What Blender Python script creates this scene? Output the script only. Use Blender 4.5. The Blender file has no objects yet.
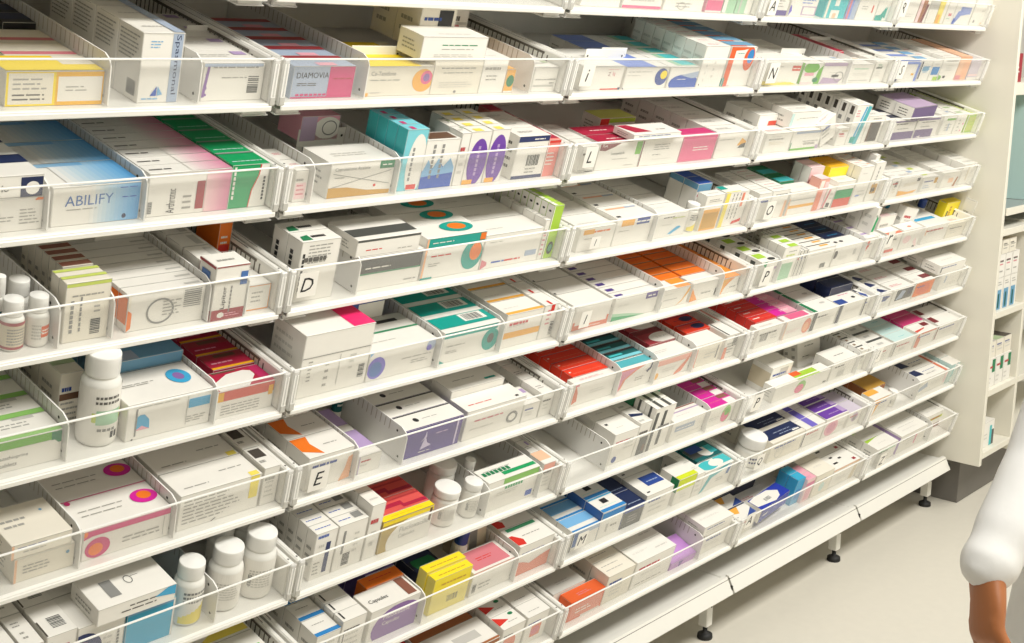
# Pharmacy shelving: rows of tilted clear-fronted trays full of medicine cartons.
import bpy, bmesh, math, random, re
from mathutils import Vector, Matrix
random.seed(7)
SC = bpy.context.scene
COL = SC.collection
W = 0.68; PITCH = 0.1601; Z0 = 1.551; TILT = math.radians(17.5); DEPTH = 0.40; ROWS = 9; BAYS = 5
XEND = 2.664
ROWN = ['top', 'second', 'third', 'fourth', 'fifth', 'sixth', 'seventh', 'eighth', 'bottom']
BAYN = ['leftmost', 'second', 'middle', 'fourth', 'rightmost']
ORD = ['', 'second', 'third', 'fourth', 'fifth', 'sixth', 'seventh', 'eighth', 'ninth', 'tenth']

# ---------------------------------------------------------------- materials
def lin(h):
    v = [int(h[i:i+2], 16)/255 for i in (0, 2, 4)]
    return tuple((c/12.92 if c <= .04045 else ((c+.055)/1.055)**2.4) for c in v) + (1,)
PAL = dict(g1='a9a7a0', g4='d2d0c8', k1='66645f', w='efece4', c='efe8d8', e='ebe5d6', e2='d9cdb4', g='8d8d8a', g3='b49a4a', g2='c6c4bd', k='2a2a2c', k2='4c4640', k3='50524f', d='6b4d3a', d2='8a7157',
  n='1d2b52', n2='262b40', n3='1f2f63', n4='2b4a96', n5='1c2340', b='2656b4', b2='3f6cae', b3='2f86c8', b4='7f95d6', b5='1f36a8', B='7fb4dc', B1='a9cfea', B2='7cb6e2', B3='549fd8', B4='41a8d6', B5='6fa3c4', a='c9e3df', C='33a9cf',
  t='12a093', t2='46bfc4', t3='7fd0dc', t4='55b3bd', t5='0f5f60', G='14a060', G2='6fb53c', G3='1f7f52', G4='8fc46a', G5='b5c79f', G6='3f8f66', G7='a6cfae',
  l='a9cf3f', l2='c8d66a', l3='d3df24', y='f8dc1f', y2='f5e02a', y3='efe07a', Y='f0b51e', Y2='f2df63', o='ef7a22', o2='f39a3a', o4='f0c2a0', o5='a5663a', o6='efb04a', o7='c99a3e', o8='f0b48c', o9='e3632f',
  r='d8342a', r2='d7523f', r3='b32444', r4='de5a55', r5='c23d44', r6='dc7a5c', r7='e63f24', m='7c2a30', m2='a33a42', m3='8c5a4a', s='d9808a', s2='ea8a80', s3='efb0a0', s4='e48a70',
  p='e0407a', P1='e9a8b8', P2='d98aa6', P3='cf3a78', P4='e0678f', P5='f2d3d3', P6='f02a70', M='d7259c', M2='c02a62', v='8d6aa8', v2='6f3fa5', v3='7468c8', v4='55438c', v5='3a2f66', V='b79fcb', V2='bca6c2', V3='cfc4e2', V4='c58fd6', V5='cfc6d3', V6='715f88', z='a9b7cc', z2='4470b0')
MATS = {}
def principled(name, col, rough=.5, metal=0., noise=0., scale=60., bump=0., spec=.5):
    if name in MATS: return MATS[name]
    m = bpy.data.materials.new(name); m.use_nodes = True
    nt = m.node_tree; b = nt.nodes['Principled BSDF']
    b.inputs['Base Color'].default_value = col; b.inputs['Roughness'].default_value = rough
    b.inputs['Metallic'].default_value = metal; b.inputs['Specular IOR Level'].default_value = spec
    if noise or bump:
        tc = nt.nodes.new('ShaderNodeTexCoord'); n = nt.nodes.new('ShaderNodeTexNoise')
        n.inputs['Scale'].default_value = scale; n.inputs['Detail'].default_value = 4
        nt.links.new(tc.outputs['Object'], n.inputs['Vector'])
        if noise:
            mx = nt.nodes.new('ShaderNodeMix'); mx.data_type = 'RGBA'
            mx.inputs[6].default_value = tuple(c*(1-noise) for c in col[:3]) + (1,)
            mx.inputs[7].default_value = tuple(min(1, c*(1+noise)) for c in col[:3]) + (1,)
            nt.links.new(n.outputs['Fac'], mx.inputs[0]); nt.links.new(mx.outputs[2], b.inputs['Base Color'])
        if bump:
            bp = nt.nodes.new('ShaderNodeBump'); bp.inputs['Strength'].default_value = bump; bp.inputs['Distance'].default_value = .002
            nt.links.new(n.outputs['Fac'], bp.inputs['Height']); nt.links.new(bp.outputs['Normal'], b.inputs['Normal'])
    MATS[name] = m
    return m
def card(c):
    return principled('card_'+c, lin(PAL[c]), .42, noise=.03 if c in 'wce' else 0, scale=40)
def acrylic(name, haze, col=(.95, .94, .91, 1)):
    if name in MATS: return MATS[name]
    m = bpy.data.materials.new(name); m.use_nodes = True; nt = m.node_tree; nt.nodes.clear()
    out = nt.nodes.new('ShaderNodeOutputMaterial'); tr = nt.nodes.new('ShaderNodeBsdfTransparent'); tr.inputs[0].default_value = (.985, .985, .98, 1)
    df = nt.nodes.new('ShaderNodeBsdfDiffuse'); df.inputs[0].default_value = col
    gl = nt.nodes.new('ShaderNodeBsdfGlossy'); gl.inputs['Roughness'].default_value = .12
    m1 = nt.nodes.new('ShaderNodeMixShader'); m1.inputs[0].default_value = haze
    m2 = nt.nodes.new('ShaderNodeMixShader'); fr = nt.nodes.new('ShaderNodeFresnel'); fr.inputs[0].default_value = 1.35
    nt.links.new(tr.outputs[0], m1.inputs[1]); nt.links.new(df.outputs[0], m1.inputs[2])
    ge = nt.nodes.new('ShaderNodeNewGeometry'); iv = nt.nodes.new('ShaderNodeMath'); iv.operation = 'MULTIPLY_ADD'; iv.inputs[1].default_value = -1; iv.inputs[2].default_value = 1
    fm = nt.nodes.new('ShaderNodeMath'); fm.operation = 'MULTIPLY'
    nt.links.new(ge.outputs['Backfacing'], iv.inputs[0]); nt.links.new(iv.outputs[0], fm.inputs[0]); nt.links.new(fr.outputs[0], fm.inputs[1])
    nt.links.new(fm.outputs[0], m2.inputs[0]); nt.links.new(m1.outputs[0], m2.inputs[1]); nt.links.new(gl.outputs[0], m2.inputs[2])
    nt.links.new(m2.outputs[0], out.inputs[0]); MATS[name] = m
    return m
M_TRAY = principled('tray_white_plastic', lin('f1efe8'), .35)
M_RIM = principled('acrylic_cut_edge', lin('f4f3ee'), .3)
M_CLEAR = acrylic('clear_acrylic', .07)
M_DIV = acrylic('frosted_divider', .72)
M_CORNER = acrylic('corner_plastic', .55)
M_SLOT = principled('slot_shadow', lin('6f6a62'), .7)
M_TICK = principled('divider_slot', lin('a9a398'), .7)
M_DARK = principled('dark_slot', lin('24231f'), .7)
M_STEEL = principled('powder_coated_steel', lin('e9e7df'), .4, noise=.02, scale=30)
M_BACK = principled('shelf_back_panel', lin('857b6e'), .7)
M_INK = principled('marker_ink', lin('17171a'), .5)
M_PAPER = principled('paper_label', lin('f3f0e8'), .6)
M_RUBBER = principled('black_rubber', lin('1c1c1b'), .6)
M_CAB = principled('cream_cabinet_laminate', lin('eae6d8'), .45, noise=.012, scale=8)
M_PLINTH = principled('dark_plinth_laminate', lin('726e68'), .55, noise=.05, scale=20)
M_FLOOR = principled('cream_vinyl_floor', lin('dfdacd'), .45, noise=.035, scale=35)
M_TOP = principled('grey_worktop', lin('9aa3a1'), .35, noise=.04, scale=50)
M_CAP = principled('white_bottle_cap', lin('f2f1ec'), .4)
M_BOT = principled('white_bottle_plastic', lin('ecebe4'), .38)

# ---------------------------------------------------------------- mesh helpers
class MB:
    """collects boxes, polygons and lathes into one mesh"""
    def __init__(s): s.v = []; s.f = []; s.m = []; s.mats = []; s.sm = []
    def mi(s, m):
        if m not in s.mats: s.mats.append(m)
        return s.mats.index(m)
    def poly(s, pts, m, smooth=False):
        k = len(s.v); s.v += [tuple(p) for p in pts]; s.f.append(list(range(k, k+len(pts)))); s.m.append(s.mi(m)); s.sm.append(smooth)
    def faces(s, verts, faces, m, smooth=False):
        k = len(s.v); s.v += [tuple(p) for p in verts]; i = s.mi(m)
        for f in faces: s.f.append([k+a for a in f]); s.m.append(i); s.sm.append(smooth)
    def box(s, a, b, m, bev=0.):
        x0, y0, z0 = a; x1, y1, z1 = b; e = min(bev, (x1-x0)*.4, (y1-y0)*.4, (z1-z0)*.4)
        if e <= 0:
            v = [(x, y, z) for x in (x0, x1) for y in (y0, y1) for z in (z0, z1)]
            s.faces(v, [(0, 1, 3, 2), (4, 6, 7, 5), (0, 4, 5, 1), (2, 3, 7, 6), (0, 2, 6, 4), (1, 5, 7, 3)], m); return
        c = [(x0, x1), (y0, y1), (z0, z1)]; V = {}; vs = []
        for ix in (0, 1):
            for iy in (0, 1):
                for iz in (0, 1):
                    p = [c[0][ix], c[1][iy], c[2][iz]]; sg = [1-2*ix, 1-2*iy, 1-2*iz]
                    for ax in range(3):
                        qv = [p[j] + (sg[j]*e if j != ax else 0) for j in range(3)]
                        V[ix, iy, iz, ax] = len(vs); vs.append(qv)
        F = []
        for ax in range(3):
            o = [j for j in range(3) if j != ax]
            for sd in (0, 1):
                f = []
                for a2, b2 in ((0, 0), (1, 0), (1, 1), (0, 1)):
                    i = [0, 0, 0]; i[ax] = sd; i[o[0]] = a2; i[o[1]] = b2; f.append(V[(*i, ax)])
                F.append(f)
        for ax in range(3):
            o = [j for j in range(3) if j != ax]
            for a2 in (0, 1):
                for b2 in (0, 1):
                    f = []
                    for t, fc in ((0, o[0]), (1, o[0]), (1, o[1]), (0, o[1])):
                        i = [0, 0, 0]; i[ax] = t; i[o[0]] = a2; i[o[1]] = b2; f.append(V[(*i, fc)])
                    F.append(f)
        for ix in (0, 1):
            for iy in (0, 1):
                for iz in (0, 1): F.append([V[ix, iy, iz, k] for k in range(3)])
        s.faces(vs, F, m)
    def lathe(s, prof, m, n=28, c=(0, 0, 0), mats=None):
        k = len(s.v)
        for r, z in prof:
            for i in range(n):
                a = 2*math.pi*i/n; s.v.append((c[0]+r*math.cos(a), c[1]+r*math.sin(a), c[2]+z))
        for j in range(len(prof)-1):
            mm = s.mi(mats[j] if mats and mats[j] else m)
            for i in range(n):
                s.f.append([k+j*n+i, k+j*n+(i+1) % n, k+(j+1)*n+(i+1) % n, k+(j+1)*n+i]); s.m.append(mm); s.sm.append(True)
        s.f.append([k+i for i in range(n)][::-1]); s.m.append(s.mi(m)); s.sm.append(False)
        s.f.append([k+(len(prof)-1)*n+i for i in range(n)]); s.m.append(s.mi(m)); s.sm.append(False)
    def mesh(s, name):
        me = bpy.data.meshes.new(name); me.from_pydata(s.v, [], s.f)
        for m in s.mats: me.materials.append(m)
        me.polygons.foreach_set('material_index', s.m); me.polygons.foreach_set('use_smooth', s.sm); me.update()
        return me
    def obj(s, name, parent=None, recalc=True):
        me = s.mesh(name)
        if recalc:
            bm = bmesh.new(); bm.from_mesh(me); bmesh.ops.recalc_face_normals(bm, faces=bm.faces); bm.to_mesh(me); bm.free()
        return link(name, me, parent)
def link(name, data, parent=None):
    o = bpy.data.objects.new(name, data); COL.objects.link(o)
    if parent: o.parent = parent
    return o
def tag(o, label=None, cat=None, group=None, kind=None):
    if label: o['label'] = label
    if cat: o['category'] = cat
    if group: o['group'] = group
    if kind: o['kind'] = kind
    return o
def empty(name, loc=(0, 0, 0), rot=(0, 0, 0)):
    o = link(name, None); o.location = loc; o.rotation_euler = rot; o.empty_display_size = .05
    return o

# ---------------------------------------------------------------- lettering
TXT = {}
def text_polys(t):
    if t in TXT: return TXT[t]
    cu = bpy.data.curves.new('t', 'FONT'); cu.body = t.replace('_', ' '); cu.resolution_u = 2
    ob = bpy.data.objects.new('t', cu); COL.objects.link(ob)
    bpy.context.view_layer.update()
    me = bpy.data.meshes.new_from_object(ob.evaluated_get(bpy.context.evaluated_depsgraph_get()))
    vs = [v.co.copy() for v in me.vertices]; ps = [list(p.vertices) for p in me.polygons]
    bpy.data.objects.remove(ob); bpy.data.curves.remove(cu); bpy.data.meshes.remove(me)
    x0 = min(v.x for v in vs); x1 = max(v.x for v in vs); y0 = min(v.y for v in vs); y1 = max(v.y for v in vs); h = y1-y0
    TXT[t] = ([((v.x-x0)/h, (v.y-y0)/h) for v in vs], ps, (x1-x0)/h)
    return TXT[t]

# ---------------------------------------------------------------- cartons
def clip(pts):
    for ax, lo, sg in ((0, .006, 1), (0, .994, -1), (1, .006, 1), (1, .994, -1)):
        o = []
        for i in range(len(pts)):
            a, b = pts[i-1], pts[i]; ia = (a[ax]-lo)*sg >= 0; ib = (b[ax]-lo)*sg >= 0
            if ia != ib:
                t = (lo-a[ax])/(b[ax]-a[ax]); o.append((a[0]+(b[0]-a[0])*t, a[1]+(b[1]-a[1])*t))
            if ib: o.append(b)
        pts = o
        if not pts: return []
    return pts
def carton_mb(w, h, d, des, mb=None):
    """front face at y=0, base centre of the front edge at the origin"""
    rnd = random.Random(int(w*1e5)+int(h*1e5)*7+len(des))
    ops = des.split(';'); base = card(ops[0].strip()); mb = mb or MB()
    mb.box((-w/2, 0, 0), (w/2, d, h), base, .0007)
    if ops[0].strip() in 'wce':
        # faint small print and a lot-number panel where the listing names no lid or end print
        faces = {o.split()[0] for o in ops[1:]}
        if 'T' not in faces:
            y = rnd.uniform(.25, .45); ops.append(f'T l {rnd.uniform(.08,.2):.2f} {y:.2f} {rnd.uniform(.6,.85):.2f} {y+.22:.2f} 2 {rnd.choice(["g", "g2", "s", "g"])}')
            if rnd.random() < .4: ops.append(f'T r .7 .6 .92 .85 {rnd.choice(["g2", "z", "o4", "G5", "V"])}')
        if 'L' not in faces: ops.append(f'L l .2 .25 .8 .75 {rnd.choice([2, 3])} g'); 
        if sum(o.startswith('F') for o in ops) < 3: ops.append(f'F l .1 .62 {rnd.uniform(.5,.8):.2f} .82 1 {rnd.choice(["k", "g", "n4", "r5"])}')
    eps = .00030
    for op in ops[1:]:
        a = op.split(); face, kind, a = a[0], a[1], a[2:]; eps += .00007
        if face == 'F': P = lambda x, y, e=eps: (-w/2+x*w, -e, y*h); FW, FH = w, h
        elif face == 'T': P = lambda x, y, e=eps: (-w/2+x*w, y*d, h+e); FW, FH = w, d
        else: P = lambda x, y, e=eps: (-w/2-e, (1-x)*d, y*h); FW, FH = d, h
        def put(pts, m):
            q = clip(pts)
            if len(q) > 2: mb.poly([P(*p) for p in q], m)
        rect = lambda x0, y0, x1, y1, m: put([(x0, y0), (x1, y0), (x1, y1), (x0, y1)], m)
        if kind == 'r':
            x0, y0, x1, y1 = map(float, a[:4]); rect(x0, y0, x1, y1, card(a[4]))
        elif kind == 'h':   # printed colour blend across the face
            x0, y0, x1, y1 = map(float, a[:4]); n = 12
            for i in range(n):
                f = (i+.5)/n; key = f'{a[4]}_{a[5]}_{i}'
                if key not in PAL:
                    A, B = PAL[a[4]], PAL[a[5]]; PAL[key] = ''.join('%02x' % round(int(A[j:j+2], 16)*(1-f)+int(B[j:j+2], 16)*f) for j in (0, 2, 4))
                rect(x0+(x1-x0)*i/n, y0, x0+(x1-x0)*(i+1)/n, y1, card(key))
        elif kind in 'ec':
            cx, cy, rx, ry = map(float, a[:4]); m = card(a[4]); n = 24
            ring = lambda s: [(cx+s*rx*math.cos(2*math.pi*i/n), cy+s*ry*math.sin(2*math.pi*i/n)) for i in range(n)]
            if kind == 'e': put(ring(1), m)
            else:
                A, B = ring(1), ring(.86)
                for i in range(n): put([A[i-1], A[i], B[i], B[i-1]], m)
        elif kind == 'x':
            x0, y0, x1, y1 = map(float, a[:4]); m = card(a[4]); t = .008
            for ya, yb in ((y0, y1), (y1, y0)): put([(x0, ya-t), (x1, yb-t), (x1, yb+t), (x0, ya+t)], m)
        elif kind == 'p':
            m = card(a[0]); pts = []
            for c in a[1:]:
                x, y = c.split(','); pts.append((float(x), float(y)))
            tri = [tuple(p) for p in pts]
            q = clip(tri)
            if len(q) > 2: mb.poly([P(*p) for p in q], m)
        elif kind == 'l':
            x0, y0, x1, y1 = map(float, a[:4]); n = int(a[4]); m = card({'g': 'g1', 'k': 'k1', 'g2': 'g4', 'k3': 'k1'}.get(a[5], a[5])); s = (y1-y0)/n
            for i in range(n):
                yb = y1-(i+1)*s+s*.2; yt = yb+s*.36; x = x0; end = x1-(x1-x0)*rnd.uniform(0, .3 if n > 1 else .02)
                while x < end:
                    l = min(end-x, rnd.uniform(.05, .16)); rect(x, yb, x+l, yt, m); x += l+.02
        elif kind in ('b', 'b2'):
            x0, y0, x1, y1 = map(float, a[:4]); m = card('k3' if kind == 'b' else 'g'); n = 9; x = x0; vert = (y1-y0)*FH > (x1-x0)*FW
            for i in range(n):
                t = rnd.uniform(.35, .8)/n
                if vert: rect(x0, y0+(y1-y0)*i/n, x1, y0+(y1-y0)*(i/n+t), m)
                else: rect(x0+(x1-x0)*i/n, y0, x0+(x1-x0)*(i/n+t), y1, m)
        elif kind in 'tvV':
            x0, y0, hh = map(float, a[:3]); m = card(a[3]); s = a[4]
            if s == '~':
                n = 7
                for i in range(n):
                    if kind == 't': rect(x0+i*(.55-.0)/n*(1-x0), y0, x0+(i+.75)*.55/n*(1-x0), y0+hh*.8, m)
                    else: rect(x0-hh*.7, y0*(1-(i+.75)/n*.8), x0, y0*(1-i/n*.8), m)
                continue
            vs, ps, asp = text_polys(s)
            if kind == 't':
                sy = hh*FH; sx = min(sy, (1-x0)*.97*FW/asp)
                Q = [P(x0+vx*sx/FW, y0+vy*sy/FH) for vx, vy in vs]
            elif kind == 'v':
                sy = hh*FW; sx = min(sy*1.35, y0*.92*FH/asp); yb = y0-asp*sx/FH
                Q = [P(x0-vy*sy/FW, yb+vx*sx/FH) for vx, vy in vs]
            else:
                sy = hh*FW; sx = y0*.88*FH/asp
                Q = [P(x0+vy*sy/FW, y0-vx*sx/FH) for vx, vy in vs]
            mb.faces(Q, ps, m)
    # fold shading and wear painted on edges, tuck-flap seam on the left end
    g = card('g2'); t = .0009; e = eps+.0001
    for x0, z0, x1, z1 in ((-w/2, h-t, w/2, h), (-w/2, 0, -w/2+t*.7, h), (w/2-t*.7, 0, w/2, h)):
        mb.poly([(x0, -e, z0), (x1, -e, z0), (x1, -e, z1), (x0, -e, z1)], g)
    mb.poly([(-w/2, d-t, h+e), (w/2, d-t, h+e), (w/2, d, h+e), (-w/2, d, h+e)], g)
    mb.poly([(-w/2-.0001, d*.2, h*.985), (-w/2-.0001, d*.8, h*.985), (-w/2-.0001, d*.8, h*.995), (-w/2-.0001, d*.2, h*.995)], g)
    return mb

def bottle(kind, R, H, style, name_loc, rot, label, group):
    cap = {'pill': .31, 'tall': .23, 'jar': .2, 'tub': .35}[kind]
    root = empty('medicine_bottle' if kind in ('pill', 'tall') else 'medicine_jar', name_loc, rot)
    tag(root, label, 'bottle' if kind in ('pill', 'tall') else 'jar', group)
    if kind == 'tall' and H < .135: H *= .9
    hb = H*(1-cap); mb = MB()
    neck = .78 if kind in ('pill', 'tall') else .85
    sh = hb - R*.32 if kind in ('pill', 'tall') else hb - R*.2
    prof = [(R*.9, 0), (R*.98, .002), (R, .006), (R, sh-R*.25), (R*.97, sh-.08*R), (R*.88, sh+R*.12), (R*neck, hb-R*.08), (R*neck, hb+.002)]
    mb.lathe(prof, M_BOT); mb.obj('body', root)
    mb = MB(); rc = R*(.85 if kind in ('pill', 'tall') else 1.0); n = 36
    z0, z1 = hb-.001, H
    dome = R*.07 if kind == 'tub' else .003
    mb.lathe([(rc*.97, z0), (rc, z0+.0015), (rc, z0+.003), (rc, z1-.005), (rc, z1-.003), (rc*.985, z1-.0016), (rc*.96, z1-.001), (rc*.9, z1-.001), (rc*.5, z1-.001+dome*.6), (rc*.1, z1-.001+dome)], M_CAP if style != 'bluecap' else card('n4'), n)
    c = mb.obj('cap', root)
    mb = MB()
    for i in range(n):
        a = 2*math.pi*i/n; ca, sa = math.cos(a), math.sin(a); t = Vector((-sa, ca, 0))*rc*.035
        p = Vector((ca, sa, 0))*(rc+.0004)
        mb.poly([p-t+Vector((0, 0, z0+.004)), p+t+Vector((0, 0, z0+.004)), p+t+Vector((0, 0, z1-.008)), p-t+Vector((0, 0, z1-.008))], M_CAP if style != 'bluecap' else card('n4'))
    mb.obj('cap_ridges', c)
    # wrapped label
    zb, zt = H*.05, sh-R*.16; mb = MB()
    def patch(a0, a1, y0, y1, m, e=.0005, nseg=14):
        for i in range(nseg):
            qs = []
            for aa, yy in ((a0+(a1-a0)*i/nseg, y0), (a0+(a1-a0)*(i+1)/nseg, y0), (a0+(a1-a0)*(i+1)/nseg, y1), (a0+(a1-a0)*i/nseg, y1)):
                an = math.radians(-90+aa); qs.append(((R+e)*math.cos(an), (R+e)*math.sin(an), zb+(zt-zb)*yy))
            mb.poly(qs, m, True)
    patch(-150, 150, 0, 1, card('w'), .0004, 40)
    def lines(a0, a1, y0, y1, n, m):
        for i in range(n):
            y = y1-(i+.8)*(y1-y0)/n; x = a0
            while x < a1*random.uniform(.75, 1):
                l = random.uniform(5, 12); patch(x, x+l, y, y+(y1-y0)/n*.5, m, .0008, 2); x += l+3
    if style == 'brown':
        patch(-150, 150, 0, 1, card('e2'), .0006, 30); patch(-150, 150, .88, 1, card('m2'), .0007, 30); patch(-150, 150, 0, .1, card('m2'), .0007, 30); lines(-45, 50, .15, .8, 6, card('g'))
    elif style == 'orange':
        patch(-5, 55, .3, .72, card('o9'), .0007); lines(0, 48, .4, .62, 2, card('w')); lines(-50, -12, .2, .8, 5, card('g2'))
    elif style == 'green':
        patch(-48, 58, .38, .55, card('l2'), .0006); patch(-36, 40, .34, .6, card('G7'), .0007); lines(-40, 40, .7, .88, 2, card('k1')); lines(-30, 30, .2, .3, 1, card('g')); patch(10, 20, .08, .2, card('k'), .0008, 3); patch(24, 34, .08, .2, card('k'), .0008, 3)
    elif style == 'yellow':
        for i in range(8): patch(-60+i*15, -45+i*15, 0, .18+.05*i, card('Y2'), .0006, 3)
        lines(-50, 40, .55, .9, 3, card('g'))
    elif style == 'teal': patch(-150, 150, .2, .7, card('t5'), .0006, 30); lines(-40, 40, .35, .6, 2, card('w'))
    elif style == 'navytext': lines(-50, 50, .2, .8, 2, card('n3'))
    elif style == 'bluecap': lines(-50, 50, .2, .8, 3, card('n3'))
    elif style == 'plain2': lines(-60, 10, .25, .75, 7, card('g2')); patch(-62, -50, .3, .6, card('g'), .0007, 3)
    else: lines(-50, 50, .3, .8, 4, card('g2'))
    mb.obj('bottle_label', root)
    return root

# ---------------------------------------------------------------- trays
def tray_matrix(b, r):
    return Matrix.Translation(((b-1)*W, 0, Z0-PITCH*r)) @ Matrix.Rotation(TILT, 4, 'X')
WALLH = .068
def tray_width(b): return W if b < BAYS-1 else XEND-(BAYS-2)*W
def side_wall_mb(x0, x1, inner):
    mb = MB(); mb.box((x0, .002, 0), (x1, DEPTH, WALLH), M_TRAY, .0025)
    xi = x0 if inner > 0 else x1; s = -1 if inner > 0 else 1
    mb.box((min(xi, xi+s*.0012), .06, WALLH-.009), (max(xi, xi+s*.0012), DEPTH-.01, WALLH-.005), M_SLOT)
    k = .05
    while k < DEPTH-.02:
        mb.box((min(xi, xi+s*.0009), k, WALLH-.032), (max(xi, xi+s*.0009), k+.0022, WALLH-.009), M_SLOT); k += .0125
    mb.poly([(x0+.003, .09, WALLH+.0003), (x0+.0045, .09, WALLH+.0003), (x0+.0045, DEPTH-.02, WALLH+.0003), (x0+.003, DEPTH-.02, WALLH+.0003)], M_SLOT)
    # round peg hole near the front end of the top edge
    cx, cy = (x0+x1)/2, .012
    mb.poly([(cx+.0016*math.cos(i*.6283), cy+.0016*math.sin(i*.6283), WALLH+.0004) for i in range(10)], M_DARK)
    return mb
SHARED = {}
def shared(key, fn):
    if key not in SHARED: SHARED[key] = fn()
    return SHARED[key]
def divider_mesh():
    mb = MB(); h = .07
    prof = [(.003, .002), (.004, h*.80), (.010, h*.93), (.022, h), (.39, h), (.395, h-.006), (.395, .002)]
    t = .0011
    for x, flip in ((-t, 0), (t, 1)): mb.poly([(x, a, b) for a, b in (prof[::-1] if flip else prof)], M_DIV)
    for i in range(len(prof)):
        a, b = prof[i-1], prof[i]; mb.poly([(-t, *a), (t, *a), (t, *b), (-t, *b)], M_RIM)
    k = .05
    while k < .38:
        for x in (-t-.0002, t+.0002): mb.poly([(x, k, h-.02), (x, k+.002, h-.02), (x, k+.002, h-.0015), (x, k, h-.0015)], M_TICK)
        k += .0125
    for x in (-t-.0003, t+.0003):
        for cy, cz in ((.016, .012), (.03, h-.012)): mb.poly([(x, cy+.0024*math.cos(i*.6283), cz+.0024*math.sin(i*.6283)) for i in range(10)], M_DARK)
    return mb.mesh('divider')
def make_tray(b, r, divs, stops):
    w = tray_width(b); root = empty('tray'); root.matrix_world = tray_matrix(b, r)
    tag(root, f'tilted white tray with clear front, {ROWN[r]} row, {BAYN[b]} in that row', 'tray', 'tilted clear-fronted medicine trays')
    k = (round(w, 3),)
    def part(name, fn, key=k):
        return link(name, shared((name,)+key, lambda: fn().mesh(name)), root)
    def base():
        m = MB(); m.box((.004, 0, -.004), (w-.004, DEPTH, 0), M_TRAY, .001)
        # stepped front lip below the clear panel
        m.box((.006, -.006, -.004), (w-.006, .002, .0003), M_TRAY, .0012)
        m.box((.008, -.0075, -.0112), (w-.008, -.004, -.0025), M_TRAY, .0015)
        m.box((.008, -.0055, -.0112), (w-.008, .030, -.0095), M_TRAY, .0008)
        return m
    part('tray_floor', base)
    part('side_wall', lambda: side_wall_mb(.003, .014, -1), k+(0,))
    part('side_wall', lambda: side_wall_mb(w-.014, w-.003, 1), k+(1,))
    def back():
        m = MB(); m.box((.014, DEPTH-.003, 0), (w-.014, DEPTH, .05), M_TRAY, .001); return m
    part('back_wall', back)
    def panel():
        m = MB(); m.box((.012, -.001, .001), (w-.012, .001, WALLH-.0015), M_CLEAR); return m
    p = part('front_panel', panel)
    def rim():
        m = MB(); m.box((.006, -.0016, WALLH-.0015), (w-.006, .0016, WALLH+.0012), M_RIM, .0006); return m
    o = link('panel_rim', shared(('rim',)+k, lambda: rim().mesh('panel_rim')), p)
    for s in (0, 1):
        def post(s=s):
            m = MB(); x = .003 if s == 0 else w-.015
            m.box((x, -.006, -.004), (x+.012, .001, WALLH+.001), M_CORNER, .002)
            m.box((x+.002, -.0066, .004), (x+.0045, -.0058, WALLH-.006), M_RIM)
            m.box((x+.0075, -.0066, .004), (x+.010, -.0058, WALLH-.006), M_RIM)
            m.box((x+.001, -.0075, -.002), (x+.011, -.0055, .011), card('g2'), .001)
            return m
        part('corner_post', post, k+(s,))
        def foot(s=s):
            m = MB(); x = .006 if s == 0 else w-.056
            m.box((x, .002, -.021), (x+.05, .030, -.0188), M_CORNER, .001)
            m.box((x+.003, .003, -.0188), (x+.047, .006, -.0097), M_CORNER, .001)
            for xx in ((x+.008, x+.022) if s == 0 else (x+.028, x+.042)):
                m.box((xx-.004, .008, -.0188), (xx+.004, .026, -.0097), M_CORNER)
            return m
        part('corner_clip', foot, k+(s,))
    for d in divs:
        o = link('divider', shared(('div',), divider_mesh), root); o.location.x = d/1000
    for a, c, v in stops:
        m = MB(); ln = (c-a)/1000
        m.box((0, 0, .034), (ln, .002, .066), M_STEEL, .0008); m.box((0, .0, .001), (.012, .002, .034), M_STEEL); m.box((ln-.012, 0, .001), (ln, .002, .034), M_STEEL)
        for x in (.008, ln-.008): m.poly([(x+.0024*math.cos(i*.6283), -.0004, .052+.0024*math.sin(i*.6283)) for i in range(10)], M_DARK)
        o = m.obj('back_stop', root, False); o.location = (a/1000, v/1000, 0)
    return root
TRAY = {}
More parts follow.
